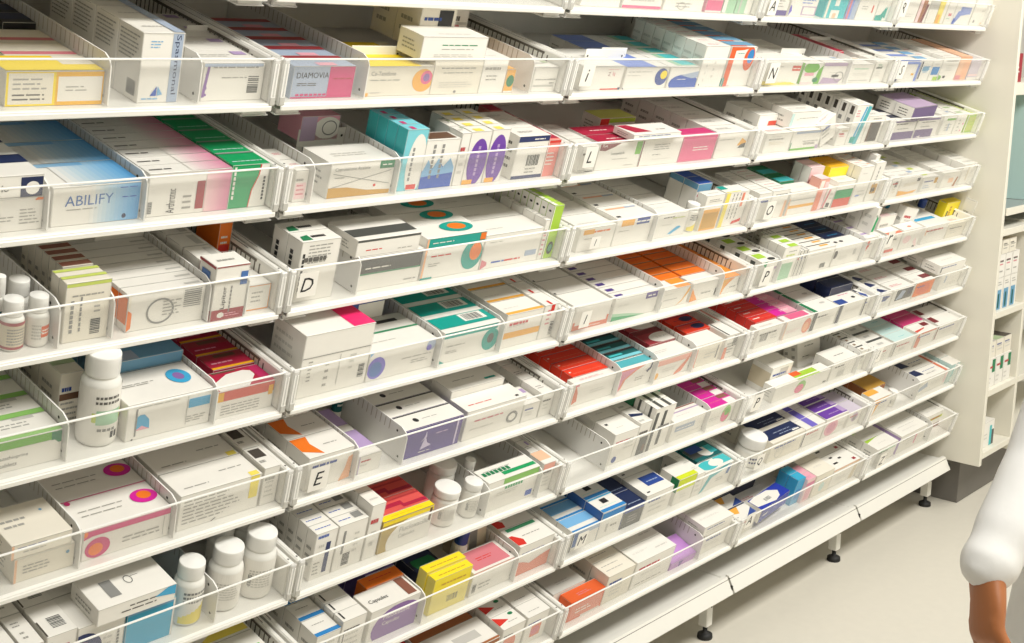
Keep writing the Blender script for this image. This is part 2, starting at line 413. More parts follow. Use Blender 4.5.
DATA = r'''
T 2 0||
carton 56.9 179.3 129.8 60 1 14 0 |w;F l .1 .1 .7 .3 2 g2|white carton over the lettered i tray
carton 186.9 319.4 130 60 1 14 0 |w;F r 0 0 1 .05 P4;F l .2 .1 .8 .2 1 g2|white carton with pink base line
carton 326.3 470.1 130 60 1 14 0 |w;F l .3 .05 .8 .15 2 g;F c .45 .08 .1 .06 g|white carton with grey curl mark
carton 482.1 544.9 130 60 1 14 0 |P1;F r 0 .0 1 .2 P4;F r 0 .0 1 .03 w|pink carton
carton 548 597 130 60 1 14 0 |G7;F r 0 0 .3 1 w|pale green and white carton
carton 600.2 664 130 60 1 14 0 |G7;F r .6 0 1 1 w;F r .2 .0 .3 1 g2|pale sage carton
T 3 0||
carton 45.9 143.3 130 60 1 14 0 |w;F r .5 0 1 .1 v4;F l .1 .15 .8 .3 3 g|white carton with violet base corner
carton 152.2 278.1 130 60 1 14 0 |w;F r .45 .03 1 .2 V2;F r .5 .05 .95 .18 w;F p v3 0,0 .1,.1 .05,.2 0,.2;F l .4 .24 .9 .4 3 b4|white carton with lavender framed box
carton 319.2 426.9 130 60 1 14 0 |t2;F r .3 .0 .7 .16 w;F r .42 .0 .58 .1 o4;F r .05 0 .15 1 e;F r .4 .24 .6 .5 w|turquoise carton with white block
carton 431.5 484.4 130 60 1 14 0 |z;F r 0 0 .5 1 b4;F r .1 0 .3 .4 s|grey-blue carton
carton 486.8 589.9 130 60 1 14 0 |w;F r .75 .15 .82 .3 r2;F l .2 .2 .6 .3 2 g|white carton with small red tick
carton 593.3 664 130 60 1 14 0 |w;F p t 0,.0 .6,0 .7,.3 .4,.12 0,.1;F r .9 0 1 .3 a;F p t .4,.1 .8,.05 .8,.3 .6,.2|white carton with teal curve
T 4 0||
carton 42.5 154.5 130 60 1 14 0 |w;F l .2 .1 .9 .2 2 g2|white carton behind letter R
carton 156.3 218.9 130 60 1 14 0 |o5;F r .0 0 .3 1 P5;F r .7 0 1 1 w;F p m .5,.0 .75,.0 .9,.4 .7,.4|tan-brown carton
carton 221.6 281.4 130 60 1 14 0 |g2;F l .2 .2 .8 .3 2 g;F r 0 .0 1 .3 w|greyish carton
carton 285.1 337.8 130 60 1 14 0 |Y2;F r .0 0 .4 .2 o6;F r .6 0 1 .2 w;F r .6 0 1 1 w|yellow striped carton
carton 343.6 395.6 130 60 1 14 0 |w;F r .3 .18 .7 .24 s;F l .2 .1 .6 .16 1 G7|white carton with coral speck
carton 397.6 519.5 130 60 1 14 0 |w;F p b4 0,.0 .15,.0 .4,.2 .9,.25 .9,.35 .2,.3;F p b .0,.0 .1,0 .2,.1 .05,.15;F r .3 .24 .9 .4 b4|white carton with blue curve
carton 527.7 646.4 130 60 1 14 0 |w;F p o6 .6,.02 .7,.05 .95,.2 .9,.22;F r .15 .06 .25 .12 g;F l .5 .3 .8 .4 1 g2|white carton with ochre stroke
T 0 1|406 548|628,688,170
carton 266.9 403.5 47 60 0 14 0 |e;F r 0 0 1 1 y;F r .03 .06 .47 .94 e;F l .07 .45 .42 .85 3 g;F l .07 .15 .4 .4 2 k;F r .5 0 1 1 Y;F r .52 .12 .98 .84 w;F l .6 .4 .85 .6 2 g;T r 0 0 1 1 y;T r .65 .4 1 1 e|yellow-topped carton with an orange framed white panel
carton 298.9 403.5 45.4 60 1 75 0 |e;T r 0 .2 1 1 s;T r 0 .4 1 1 c|cream and salmon carton behind the yellow-topped one
carton 353.9 403.5 53.7 45 2 205 0 |k;F r 0 .3 1 .7 n;T r 0 .3 1 1 n|dark navy carton deep in the tray
carton 526.7 545.3 101.7 70 1 215 0 |e;L r .7 0 1 1 n;F r .8 0 1 1 n|tall cream carton with navy edge deep in the tray
carton 455.3 520.5 100 62 3 14 0 |w;F r .72 0 .97 1 z;F V .77 .97 .15 n Spasmonal;F l .2 .78 .5 .9 3 B;F p b .3,.1 .45,.24 .45,.1;F p B .47,.24 .47,.1 .6,.12;F l .1 .04 .5 .09 1 B;L l .1 .55 .9 .95 7 g;L b .55 .08 .9 .3;T l .2 .4 .8 .5 1 g;T r .75 0 1 1 z|tall white carton with a silver-blue stripe and blue vertical lettering
carton 558.1 664 57.4 60 3 14 0 |w;F l .15 .84 .9 .95 1 g;F l .3 .58 .72 .66 1 g;F b .74 .2 .92 .68;F p v 0,.1 .05,.1 .1,.9 .06,.9;F l .04 .1 .09 .8 4 v;F r 0 .9 .97 .99 z|white carton with barcode and mauve left edge
T 1 1|180 580|200,311,75
carton 38.5 161.6 52.1 48 4 14 0 |z;F r .58 0 1 1 P3;F t .06 .62 .18 k DIAMOVIA;F l .08 .38 .5 .5 2 k;F l .65 .55 .95 .68 1 r3;F r 0 0 1 .05 P3;T r .4 0 .7 .3 P1;T r 0 .65 1 1 m2;F t .08 .08 .08 P3 ~|silver-blue and crimson carton
carton 187.6 335.7 50.1 42 2 14 0 |e;F e .85 .52 .16 .4 o6;F e .9 .62 .09 .24 P4;F e .9 .62 .05 .14 v;F t .06 .7 .14 g Co-Tenidone;F l .06 .52 .5 .6 1 g;F r 0 .0 .06 .12 o6;F l .08 .1 .25 .16 1 g;T r 0 0 .8 1 y;T r .8 0 1 1 e|cream carton with yellow lid and orange circle
carton 335.7 454.8 59.4 60 0 14 0 |e;F l .15 .75 .85 .85 1 g;F l .2 .62 .8 .7 1 g;F l .15 .2 .85 .4 3 g2;F e .5 .08 .03 .04 g|cream-white carton, lower of a stack of two
carton 296.6 452.3 42 60 0 14 60 |w;F l .3 .6 .85 .72 1 G6;F l .3 .45 .8 .52 1 g;F l .2 .1 .85 .3 3 g2;T l .3 .2 .8 .3 1 g2|cream-white carton, upper of a stack of two
carton 340.7 425.9 77.4 60 1 75.2 60 |e;T r 0 0 1 1 d2;F r .5 .5 .9 .9 k|brownish carton peeking over the stack of two
carton 529.9 577.2 121.2 50 0 190 0 |w;F e .4 .5 .2 .12 s;F r .05 .6 .95 .64 g2|white carton at the back under the shelf above
carton 454.8 519.2 65.5 50 2 14 0 |w;F l .2 .35 .7 .55 2 g;T l .2 .2 .6 .3 1 g2|plain white carton beside the stack of two
carton 520 544.5 44.1 40 2 14 0 |o6;F e .55 .5 .4 .25 G3;F r 0 0 1 .08 w|little orange carton with green disc
carton 596.2 664 47.4 42 5 14 0 |w;F l .1 .45 .7 .58 1 g;F l .7 .3 .95 .6 2 g;F r .05 .2 .9 .28 g2|small white carton with grey print
T 2 1||123,251,70 185,270,80
carton 59.5 187.6 47.9 55 1 14 0 |w;F t .62 .6 .16 m Z;F t .72 .58 .2 s 5g;F r .5 0 .95 .06 r2;F l .6 .86 .9 .9 1 s;F r .94 0 1 .1 n;T r 0 0 1 1 w;L l .2 .2 .8 .8 3 g2|white carton with red dosage print
carton 196 342.7 45.8 42 4 14 0 |w;F e .85 .55 .15 .4 n4;F e .9 .64 .08 .2 y;F l .05 .76 .6 .84 1 g;F l .05 .6 .35 .66 1 g;T r 0 0 .7 1 b4;T r .7 0 1 1 w;F p n .0,.0 .04,.0 0,.1|white carton with a navy oval and periwinkle lid
carton 348.3 456.1 46.1 42 4 14 0 |w;F e .55 .22 .5 .42 b;F r 0 0 1 .02 w;F l .3 .38 .6 .46 1 w;F p z .4,.6 1,.8 1,.5 .8,.45;T r .3 .2 1 1 G7;T r .5 .3 1 1 t2|white carton with big blue swoosh
carton 459.1 551.4 92.6 28 6 14 0 |w;F l .2 .1 .25 .8 4 g2;F l .5 .2 .6 .7 3 g2;F e .1 .06 .02 .02 k;L l .1 .2 .8 .8 4 g2|tall plain white carton beside the orange one
carton 557.7 664 91.9 36 5 14 0 |w;F r 0 0 .2 1 o9;F p o9 0,1 .9,1 .5,.92 .2,.9;F p t 0,0 .06,0 .06,.2 0,.25;F e .78 .7 .2 .3 o9;F e .82 .76 .12 .18 b3;F l .3 .82 .55 .86 1 t;F l .05 .02 .3 .05 1 s;T r 0 .2 1 1 B5;T r 0 0 .6 .2 o9;L e .5 .6 .4 .14 t2;L r .8 0 1 .2 t|white carton with bold orange frame and red-blue disc
T 3 1|444|228,344,90 549,688,200
carton 49.2 211.7 55.3 55 2 14 0 |w;F r .74 .62 .98 .85 r2;F r .72 .5 1 .55 w;F l .76 .68 .95 .8 1 w;F l .15 .78 .5 .86 1 g;F p Y2 0,0 1,0 .8,.12 .3,.08 0,.2;F l .1 .1 .7 .16 1 Y2|white carton with red tag behind letter N
carton 225.9 318.3 52.9 48 3 14 0 |w;F e .4 .78 .4 .26 G2;F p G2 .7,.0 1,.0 1,.9 .8,.7;F r .1 .4 .6 .55 P1;F e .75 .2 .15 .12 G3;L r 0 0 1 1 G4;F r .0 .0 .6 .1 P5|green and white carton
carton 320.6 441.6 55.2 48 0 14 0 |w;F r 0 .82 1 1 V2;F p V2 0,0 .8,0 .9,.2 .4,.25 .1,.3;F c .75 .32 .2 .24 g;F t .45 .3 .14 k ~;F l .3 .5 .7 .56 1 g2|white carton with mauve bands and ring logo
carton 447.2 518.6 64.1 48 2 75.2 0 |r3;T r 0 0 1 1 r3;F r 0 0 1 1 r3|red carton behind the mauve-banded one
carton 459.8 589.9 49.2 60 0 14 0 |w;F l .2 .7 .8 .85 1 G7;F l .2 .4 .8 .55 2 g2;F r .1 .1 .9 .15 g2|white carton with faint green print
carton 599.1 664 56.7 60 3 14 0 |w;F l .2 .7 .7 .9 2 G6;F l .2 .3 .6 .6 3 g2|white carton at the tray's right end
T 4 1||
carton 57.2 190.1 57.4 42 3 14 0 |w;F r 0 0 .1 .95 n3;F r .88 0 1 .95 b4;F r .1 .85 .9 1 b4;F r .68 .3 .8 .4 Y;T r 0 0 1 .4 b4|white carton with navy sides behind letter S
carton 197.3 265 57.9 42 3 14 0 |w;F r 0 .1 .12 1 n5;F l .3 .4 .9 .8 3 B;F r .2 .5 .8 .7 B5;T r 0 .4 1 1 B|white and pale blue carton
carton 268.7 328.9 57.9 42 3 14 0 |w;F r .1 .3 .9 .7 b3;F r .5 0 1 .2 l;F l .2 .8 .8 .9 1 g2|white carton with blue square
carton 334.6 447.8 69.1 42 3 14 0 |w;F l .2 .8 .9 .9 1 k3;F r .25 .1 .4 .2 k;F e .05 .12 .12 .1 G2;F l .3 .4 .7 .7 3 g2;T l .2 .3 .6 .5 1 g2|plain white carton with small green spot
carton 450.8 531 70.7 42 3 14 0 |o8;F r 0 0 .4 .9 o4;F r .0 .0 .5 .2 s;T r 0 0 1 1 o4|peach-orange carton
carton 539.2 646.9 56.7 42 1 14 0 |V5;F r 0 .2 1 .3 P5;F r 0 0 1 .12 w;T r 0 0 1 1 V5|grey-lilac carton
T 0 2|307 451|478,581,190
carton 225.8 304.6 47 70 3 14 0 |w;F l .1 .3 .55 .5 2 g;F e .15 .5 .12 .3 g;F e .15 .5 .1 .26 w;F l .6 .2 .95 .7 5 g;F p o .85,.9 1,.9 1,1 .9,1|greyish white carton, lower of a stack of two
carton 223 302.7 30.6 70 1 14 47.6 |w;F r .62 0 1 .9 n;F e .82 .4 .12 .3 w;F t .3 .3 .3 k io;T r .3 .6 1 1 n|white carton with navy square, upper of a stack of two
carton 316.9 448 56.8 80 3 14 0 |w;F h .42 .01 .99 .99 w B3;F t .14 .5 .26 z2 ABILIFY;F l .16 .38 .5 .45 1 g;F l .78 .6 .95 .68 1 b;F l .75 .86 .95 .92 1 b;F e .82 .13 .025 .06 n;T h .2 0 1 1 w B3;T h 0 .85 .6 1 B1 B2|white carton shading to sky blue on the right
carton 459.3 596.4 66.5 30 8 14 0 |w;F v .33 .62 .1 k Arthrotec;F v .06 .35 .07 g ~;F l .42 .1 .55 .5 3 g;F r .58 .1 .68 .75 m2;F h .69 0 1 1 P5 P2;T l .04 .3 .3 .6 1 k;T h .5 0 1 1 w P2|white carton shading to pink with a maroon vertical bar
carton 596.4 664 70.1 48 5 14 0 |G;F p w .55,0 1,0 1,1 .78,1 .75,.75 .6,.4;F p r .53,0 .55,0 .6,.4 .75,.75 .78,1 .75,1 .72,.74 .57,.4;F v .12 .95 .08 w ~;F v .92 .7 .08 k ~;T l .1 .2 .9 .35 1 a;T r 0 .9 1 1 g|green carton with a white wavy right half
T 1 2|65 245|142,244,150
carton 36.4 61.9 54 45 1 14 0 |w;F r .1 .1 .9 .6 P5;F l .2 .2 .8 .6 3 s|small white carton with pale pink label
carton 144.4 226.3 43.8 60 0 150 44.6 |P1;F e .7 .5 .35 .45 w;F c .75 .5 .2 .3 g;F r .0 .0 .4 1 V2|pinkish carton resting on the back stop
carton 104.8 242.1 60.2 75 0 14 0 |w;F p o7 0,0 .98,0 .98,.12 .6,.16 .3,.28 0,.3;F r .76 .76 .99 .98 G3;F l .8 .83 .95 .92 1 w;F t .07 .74 .13 g Cyproterone_Acetate;F l .08 .55 .25 .62 1 g;F x .05 .3 .95 .7 g;F e .72 .28 .02 .04 r|white carton with tan wave and dark green tag
carton 256.8 306.4 111 24 3 14 0 |t3;F e .65 .42 .42 .5 w;F v .5 .7 .14 g ~;F r .4 .02 .85 .1 r;T r .2 0 .4 .5 P3;L r 0 .6 1 1 t2|tall aqua carton with white oval
carton 306.4 388.1 89.8 34 0 14 0 |w;F p b 0,0 .95,0 .95,.3 .8,.45 .7,.35 .55,.5 .4,.36 .25,.46 .12,.3 0,.4;F p B .0,.3 .15,.6 .3,.4 .45,.62 .6,.42 .8,.6 .95,.4 .95,.3 0,.25;F v .3 .9 .1 g ~;F v .55 .9 .1 g ~;T r .1 .1 .9 .9 d|white carton with blue burst and open top
carton 389.5 411.6 98.7 34 1 14 0 |w;F l .2 .2 .8 .8 4 g2|thin white carton beside the blue-burst one
carton 411.6 464.4 100.4 26 3 14 0 |w;F e .55 .42 .44 .44 v2;F v .6 .72 .16 V ~;F r 0 0 .5 .09 o6;T r .2 0 .6 .5 Y2;L l .2 .2 .8 .8 4 g2|white carton with purple oval, left of twins
carton 466 512.7 102.1 26 3 14 0 |w;F e .5 .44 .48 .46 v2;F v .55 .72 .18 V ~;F r .1 0 .6 .09 o6;T r .2 0 .6 .5 Y2|white carton with purple oval, right of twins
carton 541.5 628.4 85.3 42 2 14 0 |w;F r 0 .86 1 1 n3;F r 0 0 1 .08 n3;F b .4 .3 .8 .55;F l .35 .68 .85 .8 1 k;F l .4 .12 .8 .28 2 g;F l .5 .89 .85 .96 1 w;L l .2 .2 .8 .9 4 k|white carton with navy top and bottom bands
carton 628.4 664 74.1 38 4 14 0 |s2;F r 0 .92 1 1 r;F l .1 .3 .8 .7 4 w;F r .0 .0 .06 1 w;T r 0 .2 1 1 r3|salmon-red carton with white streaks
T 2 2||
carton 111.3 253.2 58.1 45 1 14 0 |w;F p m 0,.75 .15,.72 .35,.85 .5,1 0,1;F r .86 .5 1 1 G2;F t .3 .52 .13 k3 Lansoprazole;F l .35 .36 .7 .42 1 g;F l .65 .1 .9 .16 1 g;F t .05 .86 .1 w Teva;T r 0 0 1 1 r3;T l .3 .4 .7 .6 1 w|white carton with maroon corner and green tag
carton 233.2 356.1 41.3 50 0 120 26.3 |w;F r 0 .55 .25 1 r;F r .25 .75 1 1 l;T r 0 0 1 1 l2;F t .3 .45 .14 k3 Lansoprazole;F l .3 .2 .6 .3 1 g|white, red and lime carton propped further back
carton 57.2 107.6 55.2 40 2 14 0 |w;F r 0 .05 1 .1 g2;F e .7 .02 .3 .02 k|white carton at the tray's left behind letter L
carton 254.6 398.5 61.3 45 0 14 0 |w;F r 0 0 .03 1 m;F l .3 .55 .7 .8 3 g;F l .3 .35 .5 .45 1 g;F l .3 .2 .8 .25 1 g2|white carton with thin maroon left edge
carton 199.7 364.9 15.1 55 0 3 61.9 |w;T p r3 .0,.95 .1,.2 .45,.2 .2,.95;T l .6 .3 .8 .5 1 g;F r .2 .2 .6 .5 a|white and red carton lying on top
carton 285.5 426.4 57.1 45 0 60 0 |r3;F r 0 0 1 1 m;T r .1 .2 .9 .4 m|dark red carton queued behind
carton 400 532.4 59.3 42 0 14 0 |P4;F l .35 .4 .8 .6 2 w;F r .02 .02 .98 .03 P1;F r 0 .9 1 1 P3;T r 0 0 1 .3 P4;T r 0 .3 1 1 P3|pink carton with white print
carton 538.7 664 60.5 46 5 14 0 |w;F p o6 .68,.45 .8,.75 .96,.6 .96,.45;F p k3 .72,.35 .96,.35 .96,.55 .8,.5;F l .05 .7 .55 .78 1 g;F l .05 .3 .25 .36 1 g2|white carton with gold and grey peak logo
T 3 2||
carton 68.7 187.1 49 50 0 14 0 |w;F l .15 .4 .8 .6 3 e2;F l .2 .8 .6 .88 1 g2|plain white carton
carton 97.2 182 65.6 50 1 65 11.4 |w;F r .55 .3 1 .75 r2;F r .5 .15 1 .35 b;F l .6 .42 .95 .65 1 w;T l .1 .3 .6 .5 1 g2|white carton with red and blue tag
carton 190.6 332.1 50.4 50 1 14 0 |w;F r .0 0 1 .1 G2;F r 0 0 .04 .4 G6;F l .4 .4 .95 .5 1 g;F l .45 .25 .85 .38 2 k;F r .9 0 1 .2 V2;F r .1 .85 .95 .95 z|white carton with green base line
carton 182.8 323.6 43.2 60 1 30 51 |w;F l .3 .55 .95 .65 1 g;F r 0 .1 .1 .9 a;F l .2 .5 .3 .55 1 g;F r 0 .97 1 1 g2|white carton raised on top
carton 348 413.5 67.2 26 1 14 0 ry-28|w;F l .1 .3 .6 .8 3 g;F r .3 .5 .6 .8 g2|white carton slumped sideways
carton 421.3 475.4 47.5 40 0 14 0 |w;F l .2 .5 .8 .7 2 s;F r .3 .8 .9 .9 e2|short white carton beside the slumped one
carton 478.6 562.4 108.5 24 6 14 0 |w;F p t4 .45,.0 .7,.0 .98,.95 .75,.98;F p B4 .3,.05 .4,.03 .7,.95 .6,.95;F l .1 .7 .35 .9 3 s;L r .3 .75 .7 .95 k2;L r .2 .55 .6 .65 g;F r .2 .05 .5 .2 t|tall white carton with slanting teal stripe
carton 565.7 661.5 76.6 40 0 14 0 |w;F r .2 .05 .85 .75 k2;F r .2 .05 .3 .75 d;F l .3 .85 .8 .95 1 g|white carton with charcoal-brown panel
carton 640 664 71.9 40 3 55.2 0 |w;F v .5 .8 .12 s ~;F l .6 .2 .8 .8 2 g2|white carton with faint vertical print
T 4 2||
carton 54.4 192.5 56.3 45 1 14 0 |w;F r 0 0 1 .4 V6;F l .1 .75 .6 .9 1 k3;F l .2 .5 .7 .65 1 g;F r 0 .9 1 1 V6;T r 0 .5 1 1 n5|white and plum carton, left of a pair
carton 200.1 348.7 58 45 1 14 0 |w;F r 0 0 .8 .42 V6;F l .2 .75 .8 .85 1 k3;F l .2 .5 .6 .65 1 g;F r 0 .88 1 1 V6;F p w .1,.05 .3,.0 .3,.1;T r 0 .5 1 1 n5|white and plum carton, right of a pair
carton 117.1 292.8 37.6 55 1 8 58.6 rz4|V6;F r .1 .1 .9 .9 V6;L r 0 0 1 1 w;L l .2 .2 .8 .8 3 k3;T r 0 0 1 1 V2|plum carton lying on top of the pair
carton 373 462.4 60 40 3 14 0 |w;F r .3 .75 1 .85 G2;F l .3 .2 .8 .6 3 g;F r .5 .2 .6 .6 z|white carton with green dash
carton 469.1 539.3 61.1 40 3 14 0 |w;F l .3 .1 .5 .8 4 g;F e .8 .5 .06 .05 P4;F e .7 .15 .06 .05 P4;T r .2 .3 .8 .6 G5|slim white carton with pink dots
carton 548 664 56.4 40 4 14 0 |l;F r .1 .1 .9 .9 l2;F l .2 .4 .8 .7 2 l;F r .0 0 .06 1 w;T r .4 0 1 1 l2;T r 0 0 .4 1 w|lime carton at the tray's right
T 0 3|310 390 546 614|462,574,190
pill 241.1 272.6 73.4 31.4 0 14 0 |w;b;brown|small white pill bottle with brown bordered label
pill 276.7 306.8 73.7 36.2 0 14 0 |w;b;orange|small white pill bottle with an orange square on its label
pill 272.4 305.2 75.1 32.8 0 62 0 |w;b;plain|plain white pill bottle behind two labelled ones
pill 243.2 260.1 93.9 17 0 50 0 |w;b;teal|white bottle with teal label at the photo's left edge
carton 320.9 387.6 91.1 20 1 14 0 |e;F r 0 .93 1 1 l2;F l .15 .75 .85 .82 1 g;F v .2 .7 .1 g ~;F v .38 .75 .06 g ~;F b .6 .1 .82 .36;F l .65 .45 .8 .7 3 g;T r 0 .6 1 1 l2|upright cream carton with lime top edge
carton 342.2 387.6 89.8 18 5 65 0 |e;T r 0 .1 1 .8 m3;F r 0 0 1 1 e|brown-topped cream carton further back
carton 416.7 543.5 59.3 24 8 14 0 |w;F p o 0,.0 .06,.1 .06,.5 0,.6;F r 0 .65 .04 1 e;F c .42 .45 .18 .35 g;F l .45 .3 .7 .75 5 g;F b2 .72 .45 .95 .95;T r .75 .3 .95 .5 g2;L r 0 .2 1 .9 o|wide white carton with orange left edge
carton 549.1 608.5 91 42 0 2 0 |w;F r 0 0 1 .2 m2;F l .2 .06 .9 .14 2 P1;F e .3 .1 .1 .05 w;F v .42 .62 .16 k Lipitor;F v .55 .62 .06 g ~;F r .76 .62 .97 .86 z2;F r .0 .97 1 1 m2;L r 0 0 1 .2 m2;L r .2 .6 .7 .85 z2;T l .2 .3 .7 .6 1 g;L r 0 .95 1 1 m2|tall white carton with maroon base and small blue square
carton 556.1 601.4 78.3 45 4 55 0 |w;F r 0 .8 .3 1 m2;T r .6 .1 .9 .8 g2;L l .2 .3 .9 .7 3 g|white maroon-cornered carton behind the tall one
carton 640 664 96.9 60 0 130 0 |o;F r .1 .2 .9 .6 r;T r .0 0 .7 .6 g;F l .2 .6 .8 .8 2 w|orange carton at the back of the queue
carton 620.5 664 43.7 50 1 14 0 |w;F r 0 0 1 1 o2;F r .04 .05 .96 .95 w;F l .2 .3 .7 .8 3 g|small white carton with thin orange border
T 1 3|155|
carton 32.1 110.8 106.3 36 1 14 0 |w;F l .2 .62 .8 .95 6 g;F v .12 .8 .08 k ~;T p G3 .05,.1 .3,.1 .3,.6 .1,.5;T t .35 .3 .25 k ~;L v .5 .8 .3 k ~;L r .2 .1 .8 .2 G3|tall white carton with green lid corner behind letter D
carton 160.8 304.5 63.5 78 1 14 0 |w;F r 0 .5 1 .95 k3;F r 0 .46 1 .5 G6;F l .1 .6 .5 .7 1 w;F l .75 .1 .95 .2 1 g|white carton with charcoal band, lower of a pair
carton 147.2 289.2 31.6 78 0 14 64.1 |w;F l .15 .3 .4 .45 1 r;F r .0 .85 1 1 k3;F l .65 .2 .9 .3 1 g;T r 0 .15 1 .5 k3|white carton with charcoal band, upper of a pair
carton 308 457.2 79.9 52 3 14 0 |w;F r 0 .76 1 1 t;F e .82 .44 .18 .36 t;F e .87 .52 .1 .22 o;F r 0 .0 .04 1 o8;F l .12 .52 .45 .6 1 r;F l .1 .3 .3 .4 2 g;F r 0 0 .2 .05 t;F l .1 .85 .45 .91 1 w;F r .9 .8 1 .97 o;T e .66 .6 .26 .38 t;T e .67 .62 .14 .24 o|white carton with teal band and teal-orange disc
carton 459.6 618.7 69.6 62 3 14 0 |w;F l .18 .12 .4 .25 1 b;F l .4 .12 .68 .25 1 r;F r .75 .2 .95 .36 z;F p s 0,0 .1,.1 .1,.2 0,.3;F l .08 .75 .3 .8 1 g;T l .1 .3 .4 .4 1 g2|white carton with blue and red lettering low down
carton 619.5 633.1 84 30 3 14 0 |w;F l .2 .1 .8 .8 6 s|slim white carton with pinkish print
carton 634.4 663.7 112 16 9 14 0 |l;F r 0 0 .1 1 w;F e .55 .2 .3 .12 k;F e .55 .2 .2 .07 G6;L r 0 .0 1 1 w;L e .5 .88 .2 .02 k;L e .5 .4 .15 .02 g;T r 0 0 .35 1 w|lime green carton with dark round emblem
T 2 3|302|
carton 57.1 171.1 52.1 62 4 14 0 |w;F l .1 .72 .85 .92 1 o;F r .1 .72 .4 .92 o6;F l .15 .5 .5 .58 1 g;F l .15 .3 .8 .34 1 g2;T l .1 .3 .7 .4 1 g2;L r .3 .5 .5 .9 k3|white carton with orange lettering, left of two
carton 172.5 299.4 61.6 62 4 14 0 |w;F r .14 .7 .48 .92 o6;F r .55 .7 .9 .94 n4;F l .55 .74 .9 .9 1 w;F l .1 .5 .4 .56 1 g;T r .1 .7 .9 .8 o8;T r .6 .7 .9 .8 z;T r .05 .1 .15 .2 k|white carton with orange and navy lettering
carton 317 431.2 55.8 52 4 14 0 |w;F l .2 .8 .55 .92 1 k;F l .5 .75 .9 .85 1 l2;F p B4 .45,.12 .55,.1 .85,.35 .8,.42 .7,.4;F l .2 .5 .5 .6 1 g2;T l .1 .6 .6 .7 1 g2|white carton with a blue capsule picture
jar 450.4 481 66.7 30.6 0 14 0 |w;b;yellow|white round tub with yellow label
carton 487.8 560.7 85.6 26 0 14 0 |w;F r .05 0 .95 .6 o6;F r .1 .05 .9 .5 o7;F l .2 .8 .9 .9 2 g;T l .2 .3 .8 .6 1 g2|upright white carton with orange lower half
carton 513.1 568.5 93.8 40 1 60 0 |w;F r 0 .8 1 1 B5;T r 0 0 1 1 b;L r 0 .85 1 1 B5|blue-lidded carton standing behind
carton 567.1 664 86.3 36 0 14 0 |w;F r 0 0 .18 1 Y2;F v .35 .95 .05 g ~;F v .5 .95 .05 g ~;F v .65 .95 .05 g ~;F r .72 .55 .82 .95 s4;F p r .55,.05 .95,.1 .95,.2 .8,.16 .6,.14;T r 0 0 .6 .1 Y2;T r 0 .5 .3 1 t|white carton with yellow left stripe and red scrawl
T 3 3||
carton 37.5 95.1 71.6 26 4 14 0 |w;F l .2 .8 .9 .88 1 k;F l .2 .2 .3 .7 3 g2;T l .2 .4 .8 .6 1 g2|white carton with black heading, left of a pair
carton 97.8 176.8 73.3 26 4 14 0 |w;F l .2 .82 .9 .9 1 k;F l .2 .3 .3 .7 3 g2;F r .85 0 1 .6 o4;T l .2 .4 .8 .6 1 s|white carton with black heading, right of a pair
carton 188.1 319.9 63.9 45 0 14 0 |w;F r 0 .28 1 .4 o6;F r 0 0 .06 .7 o4;F l .3 .8 .7 .88 1 g2;F r 0 .6 1 .64 g2;T l .4 .4 .8 .5 1 g2|white carton with amber middle line
carton 217.8 290.2 66 50 1 70 0 |G6;T r 0 0 1 .5 t2;T r 0 .5 1 1 G3|emerald carton in the shadow behind
carton 319.9 367.9 87.1 30 0 14 0 |s3;F r .0 .0 .6 .6 s4;F r .6 0 1 .9 P5;F r .1 .7 .5 .95 w;T r 0 0 1 1 P5|tall salmon-pink carton
carton 323.5 392.2 103.6 25 1 51.2 0 |P5;F e .6 .5 .06 .03 g;L r 0 0 1 1 w|pale pink carton standing tall behind
carton 370.2 415.5 57.5 36 0 14 0 ry6|w;F r .4 .05 .8 .25 k3;F p s 0,0 .2,0 .4,.9 .2,.9;F l .5 .4 .9 .8 2 g2|slim white carton leaning right
carton 422.6 517 71.4 34 0 14 0 |w;F r 0 .33 1 .66 G;F r 0 0 1 .33 r2;F r .0 .66 1 .68 G3|white, green and red banded carton
carton 423 522.8 98 34 1 49.2 0 |y2;F r .1 .3 .6 .8 y;T r 0 0 1 1 Y;L r 0 0 1 1 y|bright yellow carton behind the banded one
carton 525.3 601 105.6 22 4 14 0 |w;F l .3 .2 .9 .4 2 g2;F l .2 .8 .6 .85 1 g2;F r .2 .2 .5 .24 b4|white upright carton, left of three
carton 607.8 664 112.5 22 0 14 0 |w;F r .25 .2 .85 .45 o7;F r .3 .25 .7 .35 k2;F v .5 .9 .12 g ~|white upright carton with olive patch, middle of three
carton 640 664 123.9 22 4 37.2 0 |w;F l .2 .4 .4 .9 3 g2;F r .4 .1 .6 .3 e2;F v .3 .9 .1 g ~|white upright carton, right of three
T 4 3||
carton 68.3 120.8 58.2 40 3 14 0 |w;F l .3 .2 .7 .8 4 e2;F r .4 .5 .7 .8 g|slim white carton with beige print
carton 123.7 255.7 53.5 45 4 14 0 |w;F p o6 0,0 .8,.05 .95,.2 .5,.15 0,.3;F l .2 .5 .9 .7 3 e2;F r .8 .7 .95 .9 k3|white carton with ochre base
carton 274.5 380.3 44.1 45 4 14 0 |w;F r .75 .5 .95 .9 o7;F l .1 .2 .6 .5 2 z;T r .2 .3 .5 .6 l2|white carton with tan corner
carton 411.6 528.6 49 45 4 14 0 |w;F p o5 .75,.0 .9,.0 .98,.6 .9,.65;F r .4 .3 .7 .6 o4;F l .1 .6 .6 .8 2 g2|white carton with brown slanted edge
carton 547.7 664 67.5 45 4 14 0 |w;F r .8 .55 1 .95 z;F r .7 0 .85 .8 G7;F l .2 .4 .4 .8 2 g2;F r .3 .2 .36 .9 e2|white carton with blue and mint strips
T 0 4|310 550|
